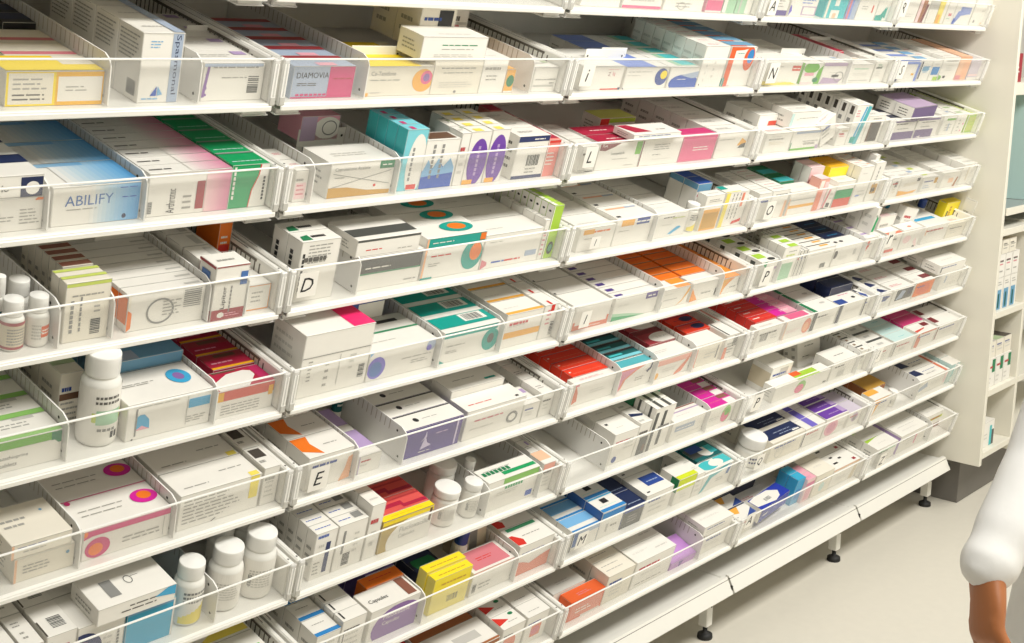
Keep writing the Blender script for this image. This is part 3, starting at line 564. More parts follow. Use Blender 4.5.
carton 204.5 307 48.7 48 5 14 0 |w;F r 0 .72 1 1 G2;F r .85 .6 1 1 G3;F p w 0,0 .97,0 .97,.55 .9,.7 0,.72;F t .15 .36 .15 k azathioprine;F t .15 .16 .13 k tablets;T r 0 0 1 .25 G4;T r 0 .25 1 1 w;T l .1 .5 .8 .8 2 g;T r .5 .85 .8 1 g2|low white and green carton with curved band
tall 347.7 404.4 142 59.1 0 14 0 |w;b;green|large white pill bottle with pale green label stain
carton 337.9 373.1 90.2 60 1 85 0 |e;F r 0 .5 1 .62 d;F l .1 .1 .9 .5 4 g;T r 0 .4 1 1 G5|cream carton with brown line behind the large bottle
carton 405.2 546.9 61.8 85 0 14 0 |w;F p B4 .1,.25 .1,.6 .15,.66 .2,.66 .26,.5 .27,.25;F p P1 .1,.25 .18,.36 .27,.25;F r .1 .1 .12 .85 g;F r .72 .55 .98 .8 B4;F l .12 .85 .6 .9 1 g;F l .7 .15 .95 .35 3 g;F r .7 .1 .71 .9 g2;F e .08 .03 .012 .02 k;T e .78 .55 .13 .24 B4;T e .78 .55 .06 .12 v;T l .1 .5 .5 .6 2 g|white carton with blue and violet ellipse on top
carton 431.1 546.9 81.3 50 2 100.2 0 |B5;F r 0 0 .35 .6 z;F l .05 .2 .5 .5 1 w;F t .5 .25 .22 z2 ~;F r .78 .2 .88 .6 n;T r 0 0 .35 .5 z|light blue carton standing behind the white one
carton 556.3 664 49 52 0 14 0 |w;F r 0 .62 1 1 r2;F r .02 .62 .12 .95 Y;F r .9 .5 .98 .85 Y;F l .1 .1 .8 .5 4 g;T r 0 0 1 1 r3;T p w .05,0 .55,0 .8,.5 .8,.75 .7,.85 .4,.8 .05,.4;T r .82 .1 1 1 M2;T r .2 .9 .6 1 d|crimson topped carton with white swoosh
carton 585.2 664 52 45 4 70 0 |r3;T r 0 .0 1 .12 Y;T l .1 .3 .6 .5 1 P1;T r 0 .6 1 1 m2;T r .3 .7 .8 .9 d|crimson and maroon carton queued behind the white swoosh
T 1 4|341 504|
carton 31.9 177.6 117.4 82 0 14 0 |w;F l .1 .25 .16 .6 6 g;F l .35 .1 .42 .55 4 g;F r .55 .1 .56 .6 g2;F b .86 .14 .95 .36;F l .7 .3 .8 .6 3 g2;T r .68 0 1 .95 P6;L l .1 .4 .8 .9 4 g2;F r 0 .63 1 .64 g|big white carton with a hot pink lid patch
carton 175.4 297.1 97.7 45 2 122.4 0 |n4;T r .4 .2 .7 .8 w;T b .45 .3 .65 .7;F r .5 .5 1 .9 w;T r .8 0 1 1 n3|navy and white carton behind the big white one
carton 179.5 335.1 59.3 56 0 14 0 |w;F e .13 .42 .13 .36 v3;F e .12 .38 .09 .25 b2;F l .5 .5 .95 .58 1 g;F l .65 .3 .95 .45 2 g;F e .93 .8 .07 .18 z;F e .9 .72 .04 .1 v3;F p B 0,.8 .08,1 0,1;T r 0 .9 1 1 G6;T l .1 .4 .5 .5 1 g2|white carton with a blue-violet disc
carton 211.9 338.4 57 50 0 71.2 0 |g2;T r 0 0 1 .5 w;T r .1 .5 .8 .7 k|grey-white carton behind the blue-violet disc
carton 354.1 501.7 63.6 52 5 14 0 |w;F r 0 .8 .95 1 t;F e .86 .46 .15 .36 t;F e .86 .5 .06 .16 k3;F l .08 .5 .4 .58 1 g;F l .08 .3 .3 .4 2 g;F p t 0,0 .1,0 0,.12;F l .75 .85 .95 .95 1 k;T r 0 .25 1 1 t;T r .5 .45 .9 .95 w;T b .55 .5 .85 .9|white and teal carton with teal disc
carton 517.1 621.6 72.8 52 4 14 0 |w;F r 0 .28 1 .46 o6;F l .1 .6 .6 .75 2 g2;T r 0 0 1 .16 o6;T l .1 .4 .5 .5 1 g2|white carton with amber bands
carton 623.4 664 76.2 50 4 14 0 |w;F l .3 .4 .6 .9 4 s;F r .5 .8 .75 .98 r;F b .7 .1 .95 .5;T r .4 0 .55 .3 r|white carton with small red emblem
T 2 4|334 572|
carton 47.2 164.7 54.2 60 4 14 0 |w;F r 0 0 1 .2 r6;F r 0 0 .06 .35 r6;F r .94 0 1 .4 r6;F l .2 .06 .8 .14 1 w;T r 0 0 .05 .1 k;L l .2 .3 .6 .8 2 g2|white carton with red bottom border
carton 176.6 331.4 53.3 26 8 14 0 |w;F p G7 0,0 .8,0 .4,.2 0,.34;F p G 0,0 .7,0 .3,.12 0,.2;F r .7 .7 .97 .98 v4;F l .75 .76 .92 .92 1 w;F l .08 .6 .35 .7 2 g2;T r .06 .2 .22 .6 v4;T r .0 .92 1 1 g2|white carton with green wave and violet tag
carton 347.8 454.3 46.1 40 0 14 0 |w;F p o6 .6,.0 .8,.2 1,.7 1,1 .95,.9 .8,.3;F l .1 .4 .6 .5 1 g;F l .1 .7 .4 .8 1 g2;F r 0 .0 .05 .4 k3;T r .5 0 1 1 o2|white carton with orange curve, left of two
carton 359.5 464.4 46.4 28 5 55.2 0 |o;T l .2 .4 .8 .6 1 o9;T r .0 .85 1 1 o5|vivid orange carton, left queue
carton 465.1 568.7 45.4 40 0 14 0 |w;F p o2 0,0 .3,.05 .15,.4 .0,.8;F l .4 .3 .8 .5 1 g;F r .95 .1 1 .5 k3;T r 0 0 1 1 w;T l .3 .3 .7 .5 1 g2|white carton with orange left corner, right of two
carton 470.6 568.7 47.7 28 5 55.2 0 |o;T l .2 .4 .8 .6 1 o9;T r .0 .85 1 1 o5|vivid orange carton, right queue
carton 588.3 664 40.7 62 3 14 0 |w;F p o2 0,0 .1,.0 .2,.4 .4,.7 .7,1 0,1;F p o6 0,0 .04,0 .12,.4 .3,.8 .4,1 0,1;F l .5 .3 .85 .5 1 g;F r .92 .4 .96 .9 g;T p o2 0,0 1,0 1,1 0,1;T l .3 .5 .7 .7 1 o9|orange and white curved carton
T 3 4|147 597|
carton 66.6 144.4 62.8 45 4 14 0 |w;L r .3 0 .6 .9 k3;T r .1 .4 .6 .9 l;T e .7 .2 .2 .15 k;F r .0 .8 .5 1 w;F r .7 .6 1 .7 V2;F p G .1,.9 .3,.7 .35,1 .2,1|white carton with lime lid marks behind letter P
carton 161 236.7 90.3 24 2 14 0 |w;F r .1 0 .8 .5 G7;F l .3 .82 .8 .9 1 g;F l .2 .6 .8 .8 2 l2;T r .3 0 .8 .6 l|white carton with pale lime lower half
carton 239.8 255.2 71.6 60 1 14 0 |w;F r .4 0 .6 1 k3;T r .3 0 .5 1 k3|thin dark-lined white carton, leftmost of a bundle
carton 256.8 272.4 71.9 60 1 14 0 |w;F r .4 0 .6 1 k3;T r .3 0 .5 1 k2|thin dark-lined white carton, second of a bundle
carton 274 289.7 72.2 60 1 14 0 |w;F r .4 0 .6 1 k3;T r .3 0 .5 1 k3|thin dark-lined white carton, third of a bundle
carton 292.8 433 65.9 22 7 14 0 |w;F l .1 .85 .9 .9 1 g;F l .1 .75 .9 .8 1 g;F b .6 .1 .8 .3;T r 0 .85 1 1 k2;T r .5 .4 .8 .7 o6|white carton fronting a dark-lined queue
carton 440.6 594 59 45 0 14 0 |w;F e .05 .6 .07 .2 k;F l .2 .3 .6 .5 2 g2;F r .7 .4 .8 .7 g2;T e .4 .5 .06 .1 k;T e .2 .5 .05 .1 k|white carton with black dots on its lid
carton 465.5 574 57.3 36 3 60.2 0 |n5;T r 0 .3 1 1 n;T l .3 .4 .8 .6 1 B4|dark navy carton behind the dotted one
carton 609.6 664 64.7 42 2 14 0 |w;F p r2 .1,.5 .25,.4 .5,.6 .4,.9 .2,.8;T r 0 .5 1 .7 V;F l .5 .2 .9 .4 2 g2|white carton with red splash
carton 643.5 664 79.7 40 1 28 65.3 |w;F p G .1,.1 .8,.1 .95,.6 .5,.7;T l .4 .3 .7 .5 1 g2;L l .2 .2 .8 .8 2 g2|white carton with green panel, raised at the tray's right
T 4 4||
carton 59.2 152.1 59.3 42 0 14 0 |w;F r .1 .05 .7 .2 r2;F l .2 .7 .8 .9 2 g2;T r 0 0 1 .3 r6;T r 0 .3 1 1 w|white carton with red foot stripe
carton 69.8 169.7 96.1 30 1 57.2 0 |w;T r 0 .0 .6 .5 P5;F r .8 .1 .95 .6 k3;F l .2 .3 .6 .8 3 g2|white carton with pink lid edge standing tall
carton 158.9 281.5 62.5 42 0 14 0 |w;F r .75 .0 .9 .1 k3;F p P5 .7,.3 .9,.0 .95,.1 .8,.5;F e .3 .5 .2 .2 P5;T e .5 .4 .1 .1 r6|white carton with faint pink bloom
carton 201.5 297.9 98.6 24 1 57.2 0 ry10|w;F l .2 .4 .8 .8 3 g2;T r 0 0 1 1 e2|white carton leaning sideways
carton 305.7 472.9 60 50 2 14 0 |w;F l .2 .5 .5 .7 2 g2;F r .05 .5 .1 .8 o4;T r 0 .7 .8 1 B4|white carton with aqua edge behind it
carton 478.7 608.8 46.5 50 0 14 0 |e;F l .2 .3 .6 .6 2 g2|off-white carton
carton 539.2 638.9 91.6 30 0 65.2 0 |y2;F v .45 .85 .22 o7 ~;F r .15 .2 .25 .7 k3;T r 0 0 1 1 y|yellow carton standing upright
carton 640 664 106.8 40 0 16 0 |w;F r 0 .0 1 .6 V5;F l .2 .5 .8 .8 3 g2;T r 0 0 1 1 w|tall white and grey-lilac carton
pill 479.9 508.8 86.6 28.9 0 110 0 |b;b;bluecap|white bottle with blue cap deep in the tray
T 0 5|317 470|
carton 226 314.4 40.5 85 0 14 0 |e;F r .0 0 .05 1 o4;F l .15 .3 .6 .7 3 g;F e .88 .7 .03 .07 B5|cream carton with faint blue dot, lower of two
carton 220.3 308.2 24.3 85 0 14 41.1 |e;F r .0 0 .05 1 o4;F l .2 .3 .6 .7 2 g;T l .1 .4 .5 .7 2 g;T e .8 .7 .025 .03 B5|cream carton with faint blue dot, upper of two
carton 326.2 467.3 52.5 75 2 14 0 |w;F r .1 .78 1 1 P3;F p P3 0,.7 .1,.78 .1,1 0,1;F e .17 .36 .14 .33 P3;F e .15 .32 .08 .2 o;F l .45 .25 .92 .5 2 g;F r .92 .1 .93 .75 g2;F e .02 .9 .03 .1 o;T e .84 .55 .15 .22 M;T e .85 .58 .08 .13 o;T l .1 .55 .6 .62 1 g;T l .1 .4 .55 .47 1 g;T e .08 .92 .03 .06 P3;T r 0 .97 1 1 P3|white carton with pink band and orange-pink circles
carton 481.4 629.2 65.2 62 2 14 0 |w;F l .05 .15 .75 .85 7 g;F r .86 .35 .97 1 Y2;T r .86 0 .97 .18 Y2;T l .1 .2 .4 .3 1 g;T l .6 .5 .9 .6 1 g;F p k .42,.02 .47,.08 .46,.1 .41,.03|white carton with text block and yellow corner stripe
carton 586 664 57.6 60 1 265 0 |n2;T r .8 0 1 1 M2|navy carton at the very back
carton 633.1 664 71.7 60 3 14 0 |w;T l .1 .2 .5 .8 2 g;T r .1 .5 .8 .9 k2;F l .2 .2 .8 .8 5 g2|narrow white carton against the tray's right wall
T 1 5|143 253|
carton 42.9 139.8 65.6 60 2 14 0 |w;F p o8 .75,.0 1,.05 1,.75 .9,.7 .85,.35;F l .2 .7 .6 .8 1 g2;T p o 0,.35 .35,.05 .28,.6 .35,.95 0,.95;T l .5 .4 .8 .5 1 g|white carton with orange curve behind letter E
carton 156.6 207.5 37.1 75 1 14 0 |w;F l .1 .4 .4 .6 1 g2;T r 0 .25 1 1 V;F r .0 .0 .05 1 V|low white carton with lavender lid
pill 231.8 250.6 114.4 40.5 0 170 0 |w;b;teal|white pill bottle with teal label deep in the tray
carton 256.2 403.2 62.4 45 5 14 0 |v4;F p V3 .32,.2 .5,.28 .42,.4 .38,.62 .34,.38;F p V3 .3,.45 .36,.6 .38,.8 .4,.6;F l .3 .1 .5 .16 1 w;F l .55 .6 .75 .7 1 V;F r .9 .05 .93 .95 V3;F l .1 .85 .9 .92 1 n3;T r 0 0 1 .92 w;T r 0 .92 1 1 k;T e .3 .5 .04 .14 k;T l .4 .45 .65 .55 1 g|deep purple carton with pale flower print
carton 412.5 574.1 65.2 50 0 14 0 |w;F l .15 .55 .65 .68 1 s;F e .82 .36 .1 .2 g;F e .82 .36 .06 .12 w;F l .1 .3 .5 .4 1 g2;T l .1 .3 .5 .4 1 r;T r .85 .1 .9 .2 k|white carton with grey ring mark
carton 414.1 559.3 80.3 55 2 65.2 0 |w;F l .1 .6 .6 .75 1 s;F e .85 .6 .08 .2 a;T l .2 .5 .6 .6 1 g;T r .7 .2 .9 .3 t|white carton raised behind the ring-marked one
carton 576.7 624.6 41.6 60 0 14 0 |w;F l .2 .3 .7 .6 2 g2|small plain white carton, left of two low ones
carton 628.1 664 54.3 60 2 14 0 |w;F l .2 .3 .7 .6 2 g2|small plain white carton, right of two low ones
carton 640 664 54.1 60 1 235 0 |m;T r 0 .1 1 1 m;F r 0 0 1 1 w|maroon-lidded carton at the back
T 2 5|189 322 472|
carton 49.2 186.2 52.8 24 0 14 0 |w;F p r6 .0,.1 .12,.2 .1,.6 .04,.9 .02,.9;F l .4 .4 .8 .6 2 g2;F r .0 .9 .1 1 s|white carton with red left flash
carton 67.6 186.2 54.1 30 6 39.2 0 |r7;T l .1 .3 .9 .4 1 s4;T r 0 .92 1 1 r3;T r .05 .5 .1 .6 w|bright red-orange carton in a long queue
carton 201.9 319.2 55.8 34 0 14 0 |w;F p s4 .0,.0 .12,.1 .2,.5 .5,.8 .8,1 0,1;F p P2 0,0 .05,0 .12,.5 .5,.9 0,.9;F l .5 .3 .85 .5 2 g;F p n .85,.55 .95,.7 .97,.95 .93,.95 .9,.75 .8,.65;T r 0 0 1 .2 w;T r 0 .2 1 .9 t4|white carton with coral swoosh and navy hook
carton 206.5 319.2 58.1 32 5 49.2 0 |t5;T r 0 .0 1 .3 t3;T r 0 .75 1 1 k;T r .1 .4 .5 .6 t2|dark teal carton in a striped queue
carton 336.5 468.7 53.5 52 0 14 0 |w;F r 0 .66 1 .92 s3;F p s4 .6,.0 .8,.1 .95,.6 .95,.9 .85,.6 .6,.1;F l .2 .3 .6 .5 2 g2;F e .06 .2 .06 .15 o6|white carton with salmon band
carton 368 468.7 58.4 60 2 67.2 0 |m2;F e .6 .4 .5 .5 w;T e .75 .3 .5 .35 w;T l .5 .3 .9 .4 2 g;T r 0 .7 1 1 m|maroon carton with white arc
carton 483 592.2 59.6 50 0 14 0 |e;F p s4 0,.1 .12,.0 .1,.8 0,.9;F l .4 .3 .8 .6 2 g2;T r 0 0 1 1 w;F r .85 .2 .9 .8 g|cream carton with coral left edge
carton 507.3 606.8 63.4 36 3 65.2 0 |r7;T e .7 .5 .25 .3 n;T r .0 .85 1 1 r3;T l .2 .4 .5 .6 1 r3|scarlet carton with navy spot
carton 607.6 660.7 64.3 60 0 14 0 |w;F l .2 .2 .8 .7 4 g;F p s4 .0,.0 .3,0 .25,.5 0,.5;F b .6 .5 .95 .95;T r .1 0 .2 1 k3|white carton with black-lined lid, left of two
carton 640 664 65.3 60 2 75.2 0 |w;F l .2 .2 .8 .7 4 g;F b .3 .5 .8 .9;T r .1 0 .2 1 G6;T r .7 0 .9 1 r6|white carton with green and red lid lines
T 3 5||
carton 73 191.5 53.5 26 0 14 0 |w;F b2 .15 .3 .45 .65;F l .6 .3 .9 .6 2 g2|white carton with grey square
carton 95.7 199.4 56.7 28 5 41.2 0 |r;T l .1 .4 .9 .5 1 s4;T r 0 .9 1 1 r3;T r .1 .5 .4 .6 w|red carton in a queue
carton 207.1 341.8 52 30 0 14 0 |w;F e .85 .45 .16 .42 s4;F e .82 .4 .1 .26 o8;F l .1 .3 .6 .5 2 P5;F r 0 0 .04 1 o4;T r .2 0 .9 1 P4|white and pink carton with coral oval
carton 200.2 307.9 55 32 4 45.2 0 |M;T r 0 0 .5 .6 M;T r .5 0 1 1 P1;T l .4 .4 .9 .7 2 w|magenta and pink carton in a queue
carton 345.4 478.1 55.6 55 2 14 0 |w;F r 0 0 .16 1 k3;F l .3 .3 .9 .6 3 g2;T p G3 .0,.0 .15,0 .12,.95 0,.95;T e .7 .6 .1 .08 g2|white carton with dark green left stripe
carton 482.8 626.9 55.1 50 0 14 0 |w;F r 0 0 .12 1 n5;F r .12 .0 .16 1 g;F l .3 .5 .9 .6 2 g2;T r 0 0 .35 .5 n4;T e .75 .4 .06 .1 k;T l .4 .8 .8 .9 1 P3|white carton with navy left stripe
carton 507.3 634.6 78.5 45 1 65.2 0 |n5;F r .5 .3 .8 .7 w;T r 0 0 .6 1 n;L r 0 0 1 1 n|dark navy carton standing behind
carton 633 664 55.6 50 0 14 0 |w;F r 0 0 .25 1 k3;F l .4 .3 .9 .6 2 g2;T p n4 0,.4 .4,0 .8,.3 .3,.7;T r 0 .7 .3 1 n5|white carton with slate stripe and navy lid mark
T 4 5||
carton 33.8 124.6 46.2 40 2 14 0 |w;F p n4 .0,.6 .3,.9 .9,.8 .6,.5;F l .4 .2 .8 .4 2 g2;T p n3 .1,.1 .9,.3 .6,.9 .4,.6 .1,.4|white carton with navy ribbon
carton 134.7 267.2 47.9 50 2 14 0 |w;F r .15 .25 .98 .98 k3;F p z .2,.3 .5,.35 .6,.8 .4,.9;F r .7 .5 .95 .95 n5;F l .6 .05 .8 .12 1 g|white carton with dark picture panel
carton 275.2 405.1 52.7 50 2 14 0 |w;F r .0 .1 1 .95 o;F e .5 .5 .35 .35 o9;T r .55 .3 .98 .7 m;T l .1 .3 .4 .5 2 g2|orange-fronted carton with maroon lid patch
carton 456.3 656.9 58.9 60 1 14 0 |w;F r .15 .4 .2 .8 z;F r .7 .2 .74 .8 g2;F l .3 .2 .6 .4 2 g2|wide white carton, lower of two
carton 412.2 602 31.1 60 1 14 59.5 |w;F r .05 .2 .1 .8 g;T l .3 .4 .7 .5 1 g2|wide white carton, upper of two
T 0 6|534|
carton 170.9 219.6 77.1 60 3 14 0 |w;T b .1 .1 .5 .6;F l .2 .2 .8 .8 3 g2|plain white carton at the photo's left edge
carton 223 252.9 78.3 70 2 14 0 |w;F l .3 .2 .8 .8 3 g2;T l .3 .2 .6 .5 2 g;T l .2 .6 .6 .8 2 g|narrow white carton between two whites
carton 257.2 302.4 81.7 70 2 14 0 |w;T b .35 .2 .8 .55;F l .1 .7 .2 .9 2 g;T r 0 .02 .06 .5 k2|white carton with barcode on its lid
carton 304.2 378.7 77.7 75 1 14 0 |w;F e .12 .4 .42 .42 n3;F e .1 .36 .24 .26 P2;F e .1 .36 .14 .16 w;F v .9 .7 .07 g ~;F l .55 .2 .75 .8 4 g2;T b .5 .4 .7 .9|white carton with navy and pink arches
carton 382 462.9 72.5 70 1 14 0 |C;F r .0 .9 1 1 B5;F r .96 0 1 1 w;T r 0 0 1 1 t2|bright cyan-blue carton
carton 326.1 452.8 30.4 75 0 4 78.3 |w;F l .3 .3 .75 .5 1 k;F l .4 .55 .8 .75 1 k;F p B4 .72,.6 1,.4 1,.98 .9,.98;T r .22 .2 .36 .7 g;T c .55 .55 .05 .12 k;T l .6 .6 .7 .65 1 g|white carton lying across two others
tall 478 525.8 122.9 47.7 0 14 0 |w;b;yellow|white pill bottle with yellow-bottomed label
tall 543.7 599.8 125.4 56 0 14 0 |w;b;plain2|white pill bottle, middle of three in front
tall 606 664 130.7 58 0 14 0 |w;b;plain2|white pill bottle, rightmost of three in front
tall 576.7 620.5 127.7 55.3 0 75 0 |w;b;plain2|white pill bottle standing behind, left one
tall 621.3 664 130.2 54.2 0 75 0 |w;b;plain2|white pill bottle standing behind, right one
T 1 6|465 618|
carton 46.5 93.2 96.7 24 5 14 0 |w;F r .55 .1 .75 .75 n3;F l .1 .1 .4 .4 4 g;F t .1 .88 .07 b ~;T l .1 .4 .8 .6 1 b;F l .2 .5 .45 .8 2 g2|white carton with navy stripe, left of a pair
carton 95.7 160 96.8 26 5 14 0 |w;F r .2 .35 .28 .85 g;F b .3 .08 .55 .35;F l .6 .3 .8 .8 4 g2;T l .1 .4 .5 .6 1 b;T r .6 .3 .9 .9 g|white carton with grey stripe, right of a pair
carton 164.1 195.2 116.9 40 2 14 0 |w;F l .3 .2 .7 .8 3 g2;T l .2 .3 .8 .6 1 g2|tall slim white carton
carton 199.4 324.1 69.7 15 0 14 0 |g3;F e .72 .25 .58 .66 w;F t .36 .5 .15 g Flucloxacillin;F t .36 .28 .15 g Capsules;F r 0 .86 1 1 y;F r .92 .55 .97 .95 d;T r 0 0 1 1 y;T l .2 .4 .8 .6 1 Y|gold carton with a big white oval
carton 196 326.8 68.5 42 4 32 0 |r4;T r .1 .3 .6 .55 r3;T r .1 .7 1 .8 r5;T r .55 .1 1 .3 r3|coral red carton behind the gold one
jar 355.5 407.2 77.2 51.8 0 14 0 |w;b;plain2|white lidded jar, left of two in front
jar 425.6 462.2 76 44.9 0 14 0 |w;b;plain2|white lidded jar, right of two in front
jar 397.1 450.3 85.1 53.2 0 72 0 |w;b;plain2|white lidded jar behind, left one
jar 467.8 490 86 42.9 0 70 0 |w;b;plain2|white lidded jar behind, right one
carton 467.8 615.7 71.9 45 0 14 0 |w;F r .3 .8 1 1 G4;F r .82 .1 .95 .28 b;F l .2 .45 .7 .6 2 g2;F t .35 .62 .12 G ~;T r .35 .2 .98 .42 G;T t .05 .45 .3 G3 ~;T l .1 .7 .6 .78 1 g|white carton with green lid bar and blue square
carton 628.5 664 70.7 42 0 14 0 |w;F r 0 .78 1 1 s3;F l .2 .2 .8 .7 4 g2;T r 0 .3 1 1 o4;T r 0 0 .9 .3 w|white carton with peach lid
carton 640 664 66 50 3 57.2 0 |w;F l .2 .3 .8 .6 2 g2|slim plain white carton at the tray's right end
T 2 6|157 539|
carton 177.6 263.5 80 60 2 14 0 |w;F e .22 .16 .1 .1 n4;F l .5 .4 .9 .8 3 g2;T l .3 .3 .6 .4 1 g2;T r .1 .6 .2 .7 k|plain white carton with small blue dot
carton 264.3 307.6 86.9 60 1 14 0 |w;F r .3 .0 1 .55 k3;F r .7 .1 .9 .3 d;T p n .0,.5 .8,.4 1,.5 .1,.7;T r .1 .1 .5 .2 g2|white carton with brown patch and blue lid line
carton 311.6 387.6 112.2 30 1 14 0 |w;F r .05 0 .2 .9 k3;F r .45 .1 .6 .9 k3;F r .35 .5 .9 .55 g;T r .2 0 .35 1 k3;T r .6 0 .75 1 k3;L r .4 0 .6 1 k3|upright white carton with dark vertical stripes
carton 314.4 410.1 137.5 45 0 78 0 |G6;T r 0 .3 1 1 G2;F r 0 .9 1 1 G4|green carton lying behind the striped one
carton 404 536.1 56.3 42 0 14 0 |w;F r .1 .45 .7 .7 z;F l .2 .2 .9 .3 1 g2;F l .15 .5 .65 .65 1 w;T r 0 .6 1 .7 V2;T r 0 .9 1 1 m3;T l .2 .3 .6 .4 1 g2|white carton with slate blue print
carton 550.9 664 55.8 38 4 14 0 |w;F e .72 .45 .17 .42 G4;F e .7 .35 .15 .3 P4;F e .74 .55 .1 .2 G2;F l .1 .3 .5 .5 2 g2;T r 0 0 1 1 M;T r .66 .0 .98 .5 w;T r .6 .6 .95 .95 m3;T l .2 .4 .6 .6 1 P4|magenta-lidded carton with green and pink disc
T 3 6|607|
carton 175.1 460.2 44.1 36 0 14 0 |w;F e .48 .45 .09 .42 G4;F e .46 .35 .08 .3 P4;F r .92 .1 .98 .2 k;F r .6 .0 1 .08 w;T r .4 0 .8 .8 l;T r .4 .5 .55 1 o9|long white carton with green-pink oval
carton 199.9 303.1 77.5 60 0 51.2 0 |w;L r 0 .2 1 .8 e2;F r .3 .1 .6 .6 g2;T l .2 .4 .8 .5 1 g2;F r .4 .6 .8 .9 g2|white carton standing behind the long one
carton 451.1 575.9 87.6 22 1 100 0 rx22|w;F r .0 .93 1 1 k;F l .3 .6 .7 .7 1 g;F l .2 .3 .5 .35 1 k;F l .3 .72 .6 .78 1 g2;T r 0 0 1 1 e|white carton tilted backwards
carton 470.5 604.6 58.3 60 0 14 0 |w;F l .3 .4 .7 .6 2 g2;T l .3 .4 .7 .5 1 k;F r .3 .1 .6 .4 g2|white carton right of the long one
carton 622.6 664 66 24 4 14 0 |w;F l .2 .3 .8 .7 3 g2;T r 0 .8 1 1 k;T r .2 .2 .5 .5 d2|slim white carton in a dark-lined queue
T 4 6||
carton 35 149.6 50.8 45 2 14 0 |w;F l .3 .3 .8 .6 2 g2;T r .0 .8 1 1 k3;T r .4 .3 .7 .5 g2|white carton behind the taped letter card
carton 167.8 300.3 49.6 45 2 14 0 |w;F l .3 .3 .6 .5 3 g;F r 0 .1 .05 .9 k3;T r 0 0 1 1 a;T l .4 .4 .7 .5 1 t2|white carton with pale aqua lid
carton 314 447.5 53.4 45 0 14 0 |w;F p r6 .0,.1 .2,.0 .25,.5 .1,.95 0,.8;F r .2 .85 1 .95 r6;T p r2 0,.1 .5,.3 .55,.4 .0,.3;T l .5 .5 .8 .6 1 g2;T r .6 .5 .9 .9 m|white carton with red swirl
carton 301.1 438.7 58.5 45 1 60.2 0 |P3;T r 0 0 1 1 P3;F r 0 0 1 1 w|crimson-lidded carton behind the swirl
carton 456.1 624.3 57.3 50 1 14 0 |w;F r 0 .1 .06 .9 m3;F l .3 .3 .8 .6 2 g2;T r 0 .3 .2 .9 m|white carton with maroon corner strip
T 0 7||
carton 380.8 469.2 62 60 3 14 0 |o5;T r 0 0 1 .4 o;T l .4 .5 .8 .7 2 k|orange-brown carton
carton 476 646 66 75 2 14 0 |w;T l .2 .55 .8 .65 1 g;T p G2 .5,.3 .65,.55 .95,.55 .95,.3;T p Y2 .4,.05 .6,.28 .98,.28 .98,.05;T l .1 .2 .3 .3 1 g;F r 0 .5 1 1 Y2|white carton with green and yellow lid stripes
carton 319.6 374 60 60 2 14 0 |w;F l .2 .2 .8 .8 3 g|white carton
T 1 7|295 550|
carton 47.3 100 67.3 45 2 14 0 |w;F r .0 .88 1 1 w;F r .3 .2 .45 .7 b;F l .5 .2 .9 .8 3 g2;T r 0 0 1 .2 b3;T l .2 .6 .7 .7 1 g|white carton with blue lid edge
carton 102.7 157.5 77.8 26 4 14 0 |w;F l .2 .2 .8 .8 4 g2;F r .1 .1 .15 .7 g;T r .1 .2 .16 .9 k|white carton with thin black lid line
carton 168.4 288.2 71.3 52 0 14 0 |w;F e .6 .3 .52 .62 v;F t .28 .58 .15 w Fluoxetine;F t .28 .36 .15 w Capsules;F r 0 .92 1 1 w;T r .78 .1 .95 1 m3;T t .1 .3 .22 k Capsules|white carton with purple oval and Capsules lettering
carton 200.8 291.9 73.6 28 0 67.2 0 |o;T r 0 .3 1 1 o;T l .2 .5 .8 .7 1 r|bright orange carton
carton 220.5 291.9 75.6 45 2 96.4 0 |v4;T e .5 .5 .5 .5 v5;F r .0 0 .5 1 V|dark purple carton behind the orange one
carton 321.1 421 83.5 20 0 14 0 |y2;F r 0 0 1 .55 y3;F b .45 .2 .75 .38;F l .2 .75 .85 .85 1 o7;T l .15 .3 .85 .55 1 o7;L r 0 0 1 1 y3|bright yellow carton, front one of two
carton 316.9 419.7 88.9 20 0 35.2 0 |y2;T l .15 .3 .85 .55 1 o7;L r 0 0 1 1 y3|bright yellow carton, rear one of two
carton 323.7 392.9 65.6 60 1 60 0 |n5;T e .5 .4 .4 .4 G3;T r 0 .6 1 1 n|dark navy and green carton in the shadow
pill 449 480.7 103.3 31.8 0 75.2 0 |n;b;bluecap|small white bottle with a blue cap
carton 430.6 547.6 57.9 60 0 14 0 |w;F l .2 .2 .5 .5 2 g;F b .05 .15 .14 .5;F r 0 .9 1 1 s3;T r .08 .08 .92 .95 s;T l .3 .4 .7 .6 2 r|salmon-lidded white carton
carton 493.6 547.6 107.5 22 2 85 0 rx12|e2;F r .1 .3 .5 .8 g;T r 0 0 1 1 d2|brown-beige carton leaning back
carton 558.4 664 75.4 60 2 14 0 |w;F p s4 0,0 .98,0 .98,.5 .7,.42 .4,.3 .2,.42 0,.5;T p r 0,.1 .2,.05 .25,.3 .1,.6 0,.6;T l .3 .4 .8 .5 1 g;T r .1 .8 .9 .95 G6|white carton with salmon wave
T 2 7||
carton 51.5 142.8 50.7 46 3 14 0 |w;F r .0 .75 1 1 z;F r .08 .2 .22 .9 b2;F r 0 0 .05 1 k3;T r 0 0 1 .14 b3;T r 0 .14 1 .4 w;T r 0 .4 1 1 B2|blue and white carton behind letter M
carton 144.4 225.2 72.5 50 2 14 0 |w;F r 0 .72 1 .95 b3;F r .3 .2 .4 .5 g2;F l .5 .3 .8 .5 1 g;T r 0 0 1 .2 b3;T r .35 .5 .6 .8 k;T l .1 .3 .8 .4 1 a;T r 0 .9 1 1 B4;L r 0 0 1 1 b2|white and sky blue carton with black square
